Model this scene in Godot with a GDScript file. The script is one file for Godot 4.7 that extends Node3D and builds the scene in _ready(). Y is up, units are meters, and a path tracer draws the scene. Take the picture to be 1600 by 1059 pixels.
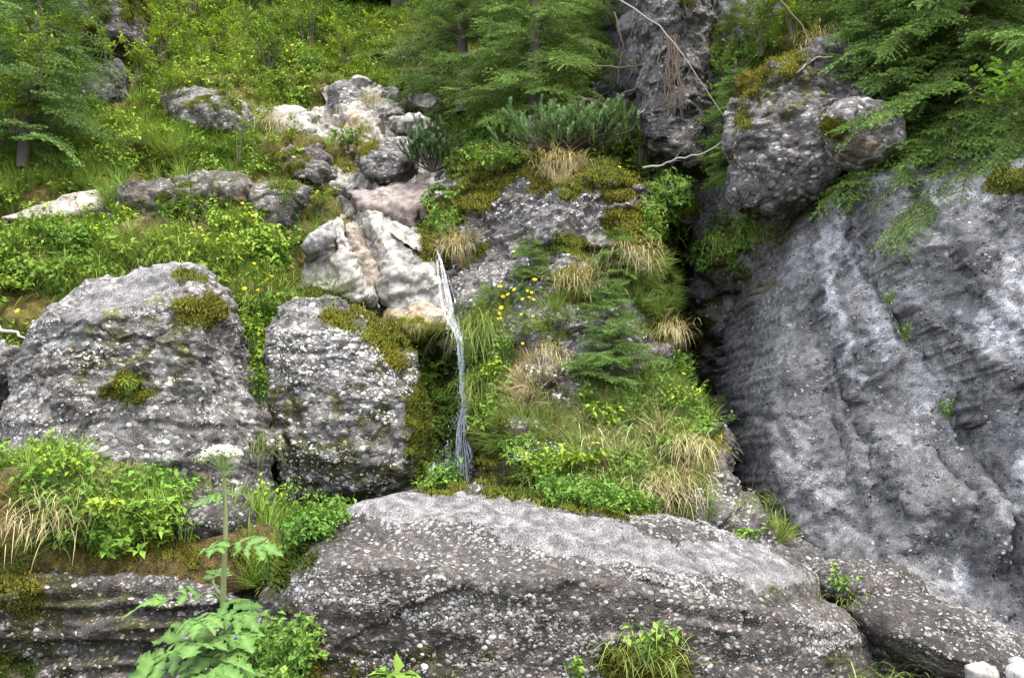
extends Node3D
# A mossy conglomerate gorge with a thin waterfall, boulders, spruces and a hogweed in front.

const EYE := Vector3(0.0, 1.6, 0.0)
const TILT := 0.1396
const FOCAL := 1455.0
var fwd := Vector3(0.0, sin(TILT), -cos(TILT))
var upv := Vector3(0.0, cos(TILT), sin(TILT))
var right := Vector3(1, 0, 0)
var rng := RandomNumberGenerator.new()
var n_big := FastNoiseLite.new()
var n_mid := FastNoiseLite.new()
var n_rid := FastNoiseLite.new()
var n_fine := FastNoiseLite.new()
var n_cell := FastNoiseLite.new()
var n_var := FastNoiseLite.new()
var n_blk := FastNoiseLite.new()
var n_edge := FastNoiseLite.new()
var M := {}
var protos := {}
var taken := {}
var surf := {}          # surface name -> {p, n, c}: points and normals that plants grow on
var cover := {}         # kind of growth -> where it grows
var t_start := 0

# ------------------------------------------------------------------ helpers
func at(px: float, py: float, d: float) -> Vector3:
	return EYE + fwd * d + right * ((px - 800.0) / FOCAL * d) + upv * ((529.5 - py) / FOCAL * d)

func seen(v: Vector3) -> Vector3:
	var q := v - EYE
	var d := maxf(q.dot(fwd), 0.05)
	return Vector3(800.0 + FOCAL * q.x / d, 529.5 - FOCAL * q.dot(upv) / d, d)

func stage(s: String) -> void:
	print("%s %.1f s" % [s, (Time.get_ticks_msec() - t_start) / 1000.0])

func numbered(called: String) -> String:
	var k: int = taken.get(called, -1) + 1
	taken[called] = k
	return called if k == 0 else "%s_%03d" % [called, k]

func tag(o: Node, label: String, category: String, group := "", kind := "") -> void:
	if label != "": o.set_meta("label", label)
	if category != "": o.set_meta("category", category)
	if group != "": o.set_meta("group", group)
	if kind != "": o.set_meta("kind", kind)

func put(called: String, mesh: Mesh, mat: Material, parent: Node = null, pos := Vector3.ZERO) -> MeshInstance3D:
	var o := MeshInstance3D.new()
	o.mesh = mesh
	if mat != null: o.material_override = mat
	if parent == null:
		o.name = numbered(called)
		add_child(o)
	else:
		o.name = called
		parent.add_child(o, true)
	o.position = pos
	return o

func base(called: String, pos: Vector3) -> Node3D:
	var o := Node3D.new()
	o.name = numbered(called)
	add_child(o)
	o.position = pos
	return o

func many(called: String, mesh: Mesh, mat: Material, xf: Array, cols: Array, parent: Node = null, origin := Vector3.ZERO) -> MultiMeshInstance3D:
	var mm := MultiMesh.new()
	mm.transform_format = MultiMesh.TRANSFORM_3D
	mm.use_colors = true
	mm.mesh = mesh
	mm.instance_count = xf.size()
	for i in xf.size():
		var t: Transform3D = xf[i]
		t.origin -= origin
		mm.set_instance_transform(i, t)
		mm.set_instance_color(i, cols[i])
	var o := MultiMeshInstance3D.new()
	o.multimesh = mm
	o.material_override = mat
	if parent == null:
		o.name = numbered(called)
		add_child(o)
		o.position = origin
	else:
		o.name = called
		parent.add_child(o, true)
	return o

func lin(r: float, g: float, b: float) -> Color:
	return Color(r, g, b)

func srgb(r: float, g: float, b: float) -> Color:
	return Color(r, g, b).linear_to_srgb()

func arr_mesh(p: PackedVector3Array, n: PackedVector3Array, c: PackedColorArray, ix: PackedInt32Array) -> ArrayMesh:
	var a := []
	a.resize(Mesh.ARRAY_MAX)
	a[Mesh.ARRAY_VERTEX] = p
	a[Mesh.ARRAY_NORMAL] = n
	if c.size() > 0: a[Mesh.ARRAY_COLOR] = c
	if ix.size() > 0: a[Mesh.ARRAY_INDEX] = ix
	var m := ArrayMesh.new()
	m.add_surface_from_arrays(Mesh.PRIMITIVE_TRIANGLES, a)
	return m

func smooth_normals(p: PackedVector3Array, ix: PackedInt32Array) -> PackedVector3Array:
	var n := PackedVector3Array()
	n.resize(p.size())
	var k := 0
	while k < ix.size():
		var a := ix[k]
		var b := ix[k + 1]
		var c := ix[k + 2]
		var f := (p[c] - p[a]).cross(p[b] - p[a])
		n[a] += f
		n[b] += f
		n[c] += f
		k += 3
	for i in n.size():
		n[i] = n[i].normalized()
	return n

func noise(seed_: int, freq: float, oct: int, kind := FastNoiseLite.TYPE_SIMPLEX_SMOOTH, fr := FastNoiseLite.FRACTAL_FBM) -> FastNoiseLite:
	var n := FastNoiseLite.new()
	n.seed = seed_
	n.noise_type = kind
	n.frequency = freq
	n.fractal_type = fr if oct > 1 else FastNoiseLite.FRACTAL_NONE
	n.fractal_octaves = oct
	return n

# ------------------------------------------------------------------ where things grow
const CW := 400
const CH := 265
func cover_map(kind: String) -> PackedFloat32Array:
	if not cover.has(kind):
		var a := PackedFloat32Array()
		a.resize(CW * CH)
		cover[kind] = a
	return cover[kind]

func grow(kind: String, v: float, spots: Array) -> void:
	# each spot [x, y, rx, ry, turn in degrees]: an elliptical patch of growth
	var a := cover_map(kind)
	for s in spots:
		var cx: float = s[0] / 4.0
		var cy: float = s[1] / 4.0
		var rx: float = s[2] / 4.0
		var ry: float = s[3] / 4.0
		var tn: float = deg_to_rad(s[4]) if s.size() > 4 else 0.0
		var m := maxf(rx, ry)
		var co := cos(tn)
		var si := sin(tn)
		for y in range(maxi(0, int(cy - m)), mini(CH, int(cy + m) + 2)):
			for x in range(maxi(0, int(cx - m)), mini(CW, int(cx + m) + 2)):
				var dx := x + 0.5 - cx
				var dy := y + 0.5 - cy
				var u := (dx * co + dy * si) / rx
				var w := (-dx * si + dy * co) / ry
				var q := u * u + w * w
				if q < 1.0:
					var f := v * minf(1.0, (1.0 - q) * 3.0)
					if v < 0.0:
						a[y * CW + x] = maxf(0.0, a[y * CW + x] + f)
					else:
						a[y * CW + x] = maxf(a[y * CW + x], f)
	cover[kind] = a

func cover_index(v: Vector3, wob: float) -> int:
	var s := seen(v)
	s.x += n_var.get_noise_3d(v.x * 1.6, v.y * 1.6, v.z * 1.6) * wob * 2.0
	s.y += n_var.get_noise_3d(v.y * 1.6 + 9.0, v.x * 1.6, v.z * 1.6) * wob * 2.0
	return clampi(int(s.y / 4.0), 0, CH - 1) * CW + clampi(int(s.x / 4.0), 0, CW - 1)

# ------------------------------------------------------------------ textures and materials
func gravel(sz: int, seed_: int, matrix_: Array, stones: Array, count: int, rmin: float, rmax: float, power: float, grain: float) -> Array:
	# a tile of small stones bedded in a sandy matrix: [colour image, height image]
	var r := RandomNumberGenerator.new()
	r.seed = seed_
	var na := noise(seed_, 0.02, 4)
	var nb := noise(seed_ + 1, 0.18, 2)
	var ia := na.get_seamless_image(sz, sz).get_data()
	var ib := nb.get_seamless_image(sz, sz).get_data()
	var col := PackedByteArray()
	col.resize(sz * sz * 3)
	var hgt := PackedByteArray()
	hgt.resize(sz * sz)
	var m0: float = matrix_[0]
	var m1: float = matrix_[1]
	var m2: float = matrix_[2]
	for i in sz * sz:
		var k := (0.62 + 0.38 * ia[i] / 128.0) * (1.0 - grain + grain * ib[i] / 128.0)
		col[i * 3] = clampi(int(m0 * k), 0, 255)
		col[i * 3 + 1] = clampi(int(m1 * k), 0, 255)
		col[i * 3 + 2] = clampi(int(m2 * k), 0, 255)
		hgt[i] = int(40 + 0.16 * ia[i] + 0.14 * ib[i])
	for s in count:
		var rad := rmin + (rmax - rmin) * pow(r.randf(), power)
		var rx := rad * r.randf_range(1.0, 1.35)
		var ry := rad * r.randf_range(0.6, 0.95)
		var tn := r.randf_range(-0.6, 0.6)
		var co := cos(tn)
		var si := sin(tn)
		var cx := r.randi() % sz
		var cy := r.randi() % sz
		var cc: Array = stones[r.randi() % stones.size()]
		var br := r.randf_range(0.75, 1.12)
		var top := r.randf_range(90.0, 215.0)
		var e := int(ceil(rx)) + 1
		for dy in range(-e, e + 1):
			var yy := posmod(cy + dy, sz)
			for dx in range(-e, e + 1):
				var u := (dx * co + dy * si) / rx
				var w := (dy * co - dx * si) / ry
				var q := u * u + w * w
				if q > 1.0: continue
				var i := yy * sz + posmod(cx + dx, sz)
				var hh := int(top * sqrt(1.0 - q * 0.86)) + 20
				if hh < hgt[i]: continue
				hgt[i] = mini(255, hh)
				var k := br * (0.86 + 0.14 * ib[i] / 128.0) 
				col[i * 3] = clampi(int(cc[0] * k), 0, 255)
				col[i * 3 + 1] = clampi(int(cc[1] * k), 0, 255)
				col[i * 3 + 2] = clampi(int(cc[2] * k), 0, 255)
	return [Image.create_from_data(sz, sz, false, Image.FORMAT_RGB8, col), Image.create_from_data(sz, sz, false, Image.FORMAT_L8, hgt)]

func stone_mat(imgs: Array, metres: float, relief_cm: float, rough: float) -> StandardMaterial3D:
	var m := StandardMaterial3D.new()
	m.albedo_texture = ImageTexture.create_from_image(imgs[0])
	m.uv1_triplanar = true
	m.uv1_world_triplanar = true
	m.uv1_triplanar_sharpness = 4.0
	m.uv1_scale = Vector3.ONE / metres
	m.vertex_color_use_as_albedo = true
	m.roughness = rough
	m.metallic_specular = 0.35
	m.heightmap_enabled = true
	m.heightmap_texture = ImageTexture.create_from_image(imgs[1])
	m.heightmap_scale = relief_cm
	return m

func plain(rough: float, spec := 0.4) -> StandardMaterial3D:
	var m := StandardMaterial3D.new()
	m.vertex_color_use_as_albedo = true
	m.roughness = rough
	m.metallic_specular = spec
	m.cull_mode = BaseMaterial3D.CULL_DISABLED
	return m

func leafy(rough: float, through: float) -> StandardMaterial3D:
	var m := plain(rough, 0.2)
	m.backlight_enabled = true
	m.backlight = Color(through, through, through * 0.7)
	return m

func make_materials() -> void:
	var pale := [[242, 240, 238], [210, 208, 206], [170, 166, 162], [140, 136, 132], [120, 114, 110], [132, 122, 114], [108, 103, 100], [150, 134, 122], [96, 92, 90]]
	M.conglomerate = stone_mat(gravel(1024, 11, [96, 92, 89], pale, 11000, 1.3, 9.0, 2.8, 0.8), 1.5, 1.1, 0.9)
	var lichen := [[240, 240, 239], [212, 211, 209], [190, 188, 186], [165, 162, 160], [118, 114, 112], [138, 133, 130], [150, 146, 143]]
	M.lichened = stone_mat(gravel(1024, 23, [128, 124, 122], lichen, 4600, 1.8, 16.0, 2.8, 0.8), 1.9, 1.6, 0.92)
	var dull := [[190, 188, 190], [150, 148, 150], [120, 118, 120], [105, 102, 102], [205, 204, 206]]
	M.cliff = stone_mat(gravel(1024, 37, [157, 155, 156], dull, 2600, 1.5, 8.0, 2.6, 0.55), 2.3, 2.0, 0.85)
	var soft := [[214, 208, 200], [196, 190, 184], [222, 218, 212]]
	M.worn = stone_mat(gravel(512, 51, [212, 206, 200], soft, 260, 1.5, 9.0, 2.0, 0.3), 1.3, 0.5, 0.5)
	M.crusted = stone_mat(gravel(512, 91, [176, 173, 173], [[205, 203, 202], [150, 147, 146], [128, 125, 124], [225, 224, 222]], 900, 0.9, 3.6, 3.0, 0.6), 1.1, 0.7, 0.85)
	var crumbs := [[120, 104, 80], [96, 84, 62], [150, 132, 108], [110, 112, 60]]
	M.soil = stone_mat(gravel(512, 67, [140, 128, 96], crumbs, 1500, 1.2, 6.0, 2.0, 0.8), 0.9, 0.8, 0.95)
	M.pebble = plain(0.75, 0.4)
	M.pebble_wet = plain(0.3, 0.5)
	M.leaf = leafy(0.55, 0.7)
	M.grass = leafy(0.6, 0.7)
	M.needle = leafy(0.6, 0.45)
	M.moss = leafy(0.9, 0.35)
	M.hogleaf = leafy(0.7, 0.45)
	M.bark = plain(0.95, 0.25)
	M.petal = leafy(0.6, 0.6)
	var w := StandardMaterial3D.new()
	w.albedo_color = Color(0.93, 0.95, 1.0, 0.5)
	w.transparency = BaseMaterial3D.TRANSPARENCY_ALPHA
	w.roughness = 0.12
	w.cull_mode = BaseMaterial3D.CULL_DISABLED
	M.water = w
	var w2: StandardMaterial3D = w.duplicate()
	w2.albedo_color = Color(0.95, 0.97, 1.0, 0.2)
	w2.roughness = 0.04
	w2.albedo_color.a = 0.3
	M.veil = w2

# ------------------------------------------------------------------ rock bodies
# look: {mat, dark, light, lichen, lichen_at, moss, relief, bed, step}
func rock_shift(p: Vector3, look: Dictionary) -> float:
	var k: float = look.relief
	var d := n_big.get_noise_3dv(p) * 0.16 * float(look.get("big", 0.75)) + n_rid.get_noise_3dv(p) * 0.06 + n_mid.get_noise_3dv(p) * 0.035
	var s := p.y + p.x * float(look.get("dip", 0.08)) + n_big.get_noise_3d(p.z, p.y, p.x) * 0.18
	var bed: float = look.bed
	if bed > 0.0:      # beds that stand proud or weather back, with crisp edges
		var b := n_fine.get_noise_3d(p.x * 0.13 + 40.0, s * 1.15, p.z * 0.13)
		var b2 := n_mid.get_noise_3d(p.x * 0.12, s * 1.9 + 7.0, p.z * 0.12)
		d += bed * (0.022 * clampf(b * 4.0, -1.0, 1.0) + 0.034 * clampf(b2 * 4.5, -1.0, 1.0))
	var wp := p + Vector3(n_mid.get_noise_3d(p.y, p.z, p.x), n_mid.get_noise_3d(p.z, p.x, p.y), n_mid.get_noise_3d(p.x + 5.0, p.y, p.z)) * 0.09
	d += (n_blk.get_noise_3d(wp.x, wp.y * 1.7, wp.z) * 0.055 + n_blk.get_noise_3d(wp.x * 2.7 + 3.0, wp.y * 3.9, wp.z * 2.7) * 0.022) * float(look.get("block", 1.0))
	var cr: float = look.get("crack", 0.6)
	if cr > 0.0:       # joints between the blocks
		var e := n_edge.get_noise_3d(wp.x + wp.y * 0.35, wp.y * 0.5, wp.z) + 1.0
		d -= cr * 0.05 * exp(-e * e / 0.004)
		var e2 := n_edge.get_noise_3d(wp.x * 2.3 + 9.0, wp.y * 2.0 + wp.x * 0.5, wp.z * 2.3) + 1.0
		d -= cr * 0.022 * exp(-e2 * e2 / 0.006)
	if look.has("notch"):      # [height at x = 0, rise per metre, depth, width]: a recessed bed under the brow
		var nt: Array = look.notch
		var q := p.y - float(nt[0]) - float(nt[1]) * p.x + 0.05 * n_mid.get_noise_3d(p.x * 0.5, 0.0, p.z * 0.5)
		d -= float(nt[2]) * exp(-q * q / (float(nt[3]) * float(nt[3]))) / k
	var c := n_cell.get_noise_3dv(p * float(look.get("knob", 1.0)))
	return d * k + (n_fine.get_noise_3dv(p) * 0.016 - 0.018 * c) * float(look.get("fine", k))

func rock_tint(p: Vector3, n: Vector3, look: Dictionary, ci: int) -> Color:
	var dark: Color = look.dark
	var light: Color = look.light
	var t := clampf(0.5 + 0.75 * n_mid.get_noise_3dv(p * 0.6) + 0.5 * n_big.get_noise_3dv(p * 1.7), 0.0, 1.0)
	var c := dark.lerp(light, t)
	var amount: float = look.get("lichen_at", 0.0)
	if amount > 0.0:
		var l := n_var.get_noise_3dv(p * 2.2) + 0.6 * n_fine.get_noise_3dv(p * 0.8)
		c = c.lerp(look.lichen, clampf((l - 0.75 + amount) * 3.5, 0.0, 0.92))
	var pl: float = cover["pale"][ci]
	if pl > 0.0:
		var l2 := n_fine.get_noise_3dv(p) + 0.6 * n_var.get_noise_3dv(p * 3.0)
		c = c.lerp(Color(0.56, 0.57, 0.60), clampf((pl - 0.5 + l2) * 2.6, 0.0, 0.9))
	var cru: float = cover["crust"][ci]
	if cru > 0.0:
		c = c.lerp(Color(0.215, 0.21, 0.212), clampf((cru - 0.35 + 0.5 * n_mid.get_noise_3dv(p)) * 2.5, 0.0, 0.8))
	var ru: float = cover["rust"][ci]
	if ru > 0.0:
		c = c.lerp(Color(0.34, 0.22, 0.08), clampf((ru - 0.5 + n_fine.get_noise_3dv(p * 1.3)) * 2.0, 0.0, 0.6))
	var tm: float = cover["thin_moss"][ci]
	if tm > 0.0:
		c = c.lerp(Color(0.13, 0.13, 0.025), clampf((tm - 0.62 + n_fine.get_noise_3dv(p * 0.7) + 0.5 * n_mid.get_noise_3dv(p * 2.0)) * 3.0, 0.0, 0.8))
	var mo: float = cover["moss"][ci]
	if mo > 0.0:
		var k := clampf((mo - 0.42 + 0.7 * n_mid.get_noise_3dv(p * 1.4) + 0.5 * n_fine.get_noise_3dv(p)) * 3.0, 0.0, 0.95)
		var hue := clampf(0.5 + n_var.get_noise_3dv(p * 0.9), 0.0, 1.0)
		c = c.lerp(Color(0.16, 0.14, 0.03).lerp(Color(0.10, 0.12, 0.025), hue), k)
	return c

func keep(name_: String, p: PackedVector3Array, n: PackedVector3Array, origin: Vector3, area: float, where: PackedInt32Array) -> void:
	surf[name_] = {"p": p, "n": n, "o": origin, "area": area, "w": where}

func boulder(called: String, label: String, category: String, outline: Array, depth: float, front: float, back: float, facets: Array, look: Dictionary, group := "") -> MeshInstance3D:
	# a solid: the outline carried through its depth, cut by flat facets, edges rounded, then weathered
	var ctr := Vector2.ZERO
	if look.has("centre"):
		ctr = Vector2(look.centre[0], look.centre[1])
	else:
		for q in outline: ctr += Vector2(q[0], q[1]) / outline.size()
	var C := at(ctr.x, ctr.y, depth)
	var bk := -fwd
	var poly := PackedVector2Array()
	var lo := Vector2(9e9, 9e9)
	var hi := -lo
	for q in outline:
		var v := at(q[0], q[1], depth) - C
		var w := Vector2(v.dot(right), v.dot(upv))
		poly.append(w)
		lo = lo.min(w)
		hi = hi.max(w)
	var R := PackedFloat32Array()
	R.resize(361)
	for a in 361:
		var th := deg_to_rad(a)
		var u := Vector2(cos(th), sin(th))
		var best := 0.02
		for i in poly.size():
			var hit = Geometry2D.segment_intersects_segment(Vector2.ZERO, u * 60.0, poly[i], poly[(i + 1) % poly.size()])
			if hit != null: best = maxf(best, (hit as Vector2).length())
		R[a] = best
	var pn := []
	var pd := []
	pn.append(Vector3(0, 0, 1)); pd.append(front)
	pn.append(Vector3(0, 0, -1)); pd.append(back)
	for f in facets:      # [x, y, depth, right, up, towards]
		var q := at(f[0], f[1], f[2]) - C
		var l := Vector3(q.dot(right), q.dot(upv), q.dot(bk))
		var nn := Vector3(f[3], f[4], f[5]).normalized()
		pn.append(nn)
		pd.append(maxf(0.03, l.dot(nn)))
	var sharp: float = look.get("sharp", 14.0)
	var taper: float = look.get("taper", 0.34)      # the body narrows towards its back
	var nose: float = look.get("nose", 0.28)        # and towards its front
	var mean := 0.0
	for a in 360: mean += R[a] / 360.0
	var step: float = look.step
	var half := Vector3((hi.x - lo.x) / 2.0, (hi.y - lo.y) / 2.0, (front + back) / 2.0)
	var mid := Vector3((hi.x + lo.x) / 2.0, (hi.y + lo.y) / 2.0, (front - back) / 2.0)
	var N := Vector3i(clampi(int(2 * half.x / step), 8, 420), clampi(int(2 * half.y / step), 8, 420), clampi(int(2 * half.z / (step * 1.6)), 6, 300))
	var ids := {}
	var P := PackedVector3Array()
	var ix := PackedInt32Array()
	for face in 6:
		var ax := face / 2
		var sgn := 1 if face % 2 == 0 else -1
		var ua := (ax + 1) % 3
		var va := (ax + 2) % 3
		var nu: int = N[ua]
		var nv: int = N[va]
		var grid := PackedInt32Array()
		grid.resize((nu + 1) * (nv + 1))
		for j in nv + 1:
			for i in nu + 1:
				var key := Vector3i.ZERO
				key[ax] = N[ax] if sgn > 0 else 0
				key[ua] = i
				key[va] = j
				var id: int = ids.get(key, -1)
				if id < 0:
					id = P.size()
					ids[key] = id
					var b := Vector3((2.0 * key.x / N.x - 1.0) * half.x, (2.0 * key.y / N.y - 1.0) * half.y, (2.0 * key.z / N.z - 1.0) * half.z) + mid
					var u := b.normalized()
					var s := sqrt(u.x * u.x + u.y * u.y)
					var th := rad_to_deg(atan2(u.y, u.x))
					if th < 0.0: th += 360.0
					var t0 := int(th)
					var rr := lerpf(R[t0], R[mini(t0 + 1, 360)], th - t0)
					var side := s / rr
					side += (-taper if u.z < 0.0 else nose) * u.z / mean
					var sum := pow(side, sharp)
					for k in pn.size():
						var c: float = u.dot(pn[k])
						if c > 0.0: sum += pow(c / pd[k], sharp)
					P.append(u * pow(sum, -1.0 / sharp))
				grid[j * (nu + 1) + i] = id
		for j in nv:
			for i in nu:
				var a := grid[j * (nu + 1) + i]
				var b2 := grid[j * (nu + 1) + i + 1]
				var c2 := grid[(j + 1) * (nu + 1) + i + 1]
				var d2 := grid[(j + 1) * (nu + 1) + i]
				if sgn > 0:
					ix.append_array([a, c2, b2, a, d2, c2])
				else:
					ix.append_array([a, b2, c2, a, c2, d2])
	for i in P.size():
		var l := P[i]
		P[i] = right * l.x + upv * l.y + bk * l.z
	return weather(called, label, category, P, ix, C, look, group)

func weather(called: String, label: String, category: String, P: PackedVector3Array, ix: PackedInt32Array, C: Vector3, look: Dictionary, group: String) -> MeshInstance3D:
	var nn := smooth_normals(P, ix)
	for i in P.size():
		P[i] += nn[i] * rock_shift(P[i] + C, look)
	nn = smooth_normals(P, ix)
	var cc := PackedColorArray()
	cc.resize(P.size())
	var where := PackedInt32Array()
	where.resize(P.size())
	for i in P.size():
		where[i] = cover_index(P[i] + C, 12.0)
		cc[i] = rock_tint(P[i] + C, nn[i], look, where[i])
	var mesh := ArrayMesh.new()
	if look.has("crust"):      # part of the stone wears a smooth crust
		var crust: PackedFloat32Array = cover["crust"]
		var ia := PackedInt32Array()
		var ib := PackedInt32Array()
		for t in range(0, ix.size(), 3):
			var v := ix[t]
			if crust[where[v]] + 0.35 * n_mid.get_noise_3dv(P[v] + C) + 0.25 * n_fine.get_noise_3dv(P[v] + C) > 0.5:
				ib.append_array([ix[t], ix[t + 1], ix[t + 2]])
			else:
				ia.append_array([ix[t], ix[t + 1], ix[t + 2]])
		for part in [[ia, look.mat], [ib, look.crust]]:
			var a := []
			a.resize(Mesh.ARRAY_MAX)
			a[Mesh.ARRAY_VERTEX] = P
			a[Mesh.ARRAY_NORMAL] = nn
			a[Mesh.ARRAY_COLOR] = cc
			a[Mesh.ARRAY_INDEX] = part[0]
			mesh.add_surface_from_arrays(Mesh.PRIMITIVE_TRIANGLES, a)
			mesh.surface_set_material(mesh.get_surface_count() - 1, M[part[1]])
	else:
		mesh = arr_mesh(P, nn, cc, ix)
	var o := put(called, mesh, null if look.has("crust") else M[look.mat], null, C)
	tag(o, label, category, group, look.get("kind", ""))
	keep(o.name, P, nn, C, float(look.step) * float(look.step) * 1.3, where)
	return o

func plane_fit(x: float, y: float, ctl: PackedVector3Array) -> float:
	# smooth surface through scattered control points
	var s00 := 0.0
	var s10 := 0.0
	var s01 := 0.0
	var s20 := 0.0
	var s11 := 0.0
	var s02 := 0.0
	var z0 := 0.0
	var z1 := 0.0
	var z2 := 0.0
	for q in ctl:
		var dx := q.x - x
		var dy := q.y - y
		var r := dx * dx + dy * dy + 0.02
		var w := 1.0 / (r * r)
		s00 += w
		s10 += w * dx
		s01 += w * dy
		s20 += w * dx * dx
		s11 += w * dx * dy
		s02 += w * dy * dy
		z0 += w * q.z
		z1 += w * dx * q.z
		z2 += w * dy * q.z
	s20 += 0.08 * s00
	s02 += 0.08 * s00
	var det := s00 * (s20 * s02 - s11 * s11) - s10 * (s10 * s02 - s11 * s01) + s01 * (s10 * s11 - s20 * s01)
	var num := z0 * (s20 * s02 - s11 * s11) - s10 * (z1 * s02 - s11 * z2) + s01 * (z1 * s11 - s20 * z2)
	return num / det

func face_body(called: String, label: String, category: String, outline: Array, inner: Array, look: Dictionary, group := "") -> MeshInstance3D:
	# a rock face: a surface through surveyed points, falling away at its rim
	var ctl := PackedVector3Array()
	var poly := PackedVector2Array()
	var lo := Vector2(9e9, 9e9)
	var hi := -lo
	for q in outline:
		var v := at(q[0], q[1], q[2])
		ctl.append(v)
		poly.append(Vector2(v.x, v.y))
		lo = lo.min(Vector2(v.x, v.y))
		hi = hi.max(Vector2(v.x, v.y))
	for q in inner: ctl.append(at(q[0], q[1], q[2]))
	var open: bool = look.get("open", false)
	var rim: float = look.get("rim", 0.45)
	var wall: float = look.get("wall", 4.0)
	var edge: float = look.get("edge", 0.3)
	var grow_ := 0.0 if open else 0.5
	lo -= Vector2(grow_, grow_)
	hi += Vector2(grow_, grow_)
	var step: float = look.step
	var nx := int((hi.x - lo.x) / step) + 1
	var ny := int((hi.y - lo.y) / step) + 1
	var cs := 4
	var lx := nx / cs + 2
	var ly := ny / cs + 2
	var Z := PackedFloat32Array()
	var E := PackedFloat32Array()
	Z.resize(lx * ly)
	E.resize(lx * ly)
	var cracks: Array = []
	for cr in look.get("cracks", []):    # {pts, step, groove, width}
		var w2 := PackedVector2Array()
		for q in cr.pts:
			var v := at(q[0], q[1], q[2])
			w2.append(Vector2(v.x, v.y))
		cracks.append([w2, cr])
	for j in ly:
		for i in lx:
			var x := lo.x + i * cs * step
			var y := lo.y + j * cs * step
			Z[j * lx + i] = plane_fit(x, y, ctl)
			if not open:
				var e := 9e9
				var q := Vector2(x, y)
				for k in poly.size():
					e = minf(e, q.distance_to(Geometry2D.get_closest_point_to_segment(q, poly[k], poly[(k + 1) % poly.size()])))
				E[j * lx + i] = e if Geometry2D.is_point_in_polygon(q, poly) else -e
	var P := PackedVector3Array()
	P.resize(nx * ny)
	var ok := PackedByteArray()
	ok.resize(nx * ny)
	var C := Vector3((lo.x + hi.x) / 2.0, lo.y, 0.0)
	C.z = plane_fit(C.x, (lo.y + hi.y) / 2.0, ctl)
	for j in ny:
		for i in nx:
			var x := lo.x + i * step
			var y := lo.y + j * step
			var fi := i / cs
			var fj := j / cs
			var tx := (i % cs) / float(cs)
			var ty := (j % cs) / float(cs)
			var k := fj * lx + fi
			var z := lerpf(lerpf(Z[k], Z[k + 1], tx), lerpf(Z[k + lx], Z[k + lx + 1], tx), ty)
			var good := 1
			if not open:
				var e := lerpf(lerpf(E[k], E[k + 1], tx), lerpf(E[k + lx], E[k + lx + 1], tx), ty)
				e += 0.07 * minf(1.0, 3.0 / wall) * n_mid.get_noise_2d(x, y)
				if e < rim:
					if e > 0.0:
						var q := (rim - e) / rim
						z -= rim * 0.8 * (1.0 - sqrt(1.0 - q * q * 0.98))
					else:
						z -= rim * 0.69 + (-e) * wall
				if e < -edge: good = 0
			for cr in cracks:
				var line: PackedVector2Array = cr[0]
				var opt: Dictionary = cr[1]
				var q := Vector2(x + 0.05 * n_mid.get_noise_2d(x * 1.5, y * 1.5), y + 0.05 * n_mid.get_noise_2d(y * 1.5, x * 1.5))
				var bd := 9e9
				var side := 0.0
				for s in line.size() - 1:
					var cpt := Geometry2D.get_closest_point_to_segment(q, line[s], line[s + 1])
					var dd := q.distance_to(cpt)
					if dd < bd:
						bd = dd
						side = signf((line[s + 1] - line[s]).cross(q - line[s]))
				var wd: float = opt.width
				if bd < wd * 3.0: z -= float(opt.groove) * exp(-bd * bd / (wd * wd))
				var reach: float = opt.get("reach", 0.0)
				if reach > 0.0 and bd < reach:
					z += float(opt.step) * (1.0 if side > 0.0 else -0.0) * smoothstep(0.0, wd, bd) * (1.0 - smoothstep(reach * 0.3, reach, bd))
			P[j * nx + i] = Vector3(x, y, z) - C
			ok[j * nx + i] = good
	var ix := PackedInt32Array()
	for j in ny - 1:
		for i in nx - 1:
			var a := j * nx + i
			if ok[a] + ok[a + 1] + ok[a + nx] + ok[a + nx + 1] < 4: continue
			ix.append_array([a, a + nx, a + nx + 1, a, a + nx + 1, a + 1])
	# drop the points that no face uses
	var remap := PackedInt32Array()
	remap.resize(P.size())
	remap.fill(-1)
	var Q := PackedVector3Array()
	for k in ix.size():
		var v := ix[k]
		if remap[v] < 0:
			remap[v] = Q.size()
			Q.append(P[v])
		ix[k] = remap[v]
	return weather(called, label, category, Q, ix, C, look, group)

# ------------------------------------------------------------------ the setting and the rocks
func looks(mat: String, dark: Color, light: Color, step: float, extra := {}) -> Dictionary:
	var d := {"mat": mat, "dark": dark, "light": light, "step": step, "relief": 1.0, "bed": 0.0, "lichen": Color(0.6, 0.6, 0.6), "lichen_at": 0.0}
	d.merge(extra, true)
	return d

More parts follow.
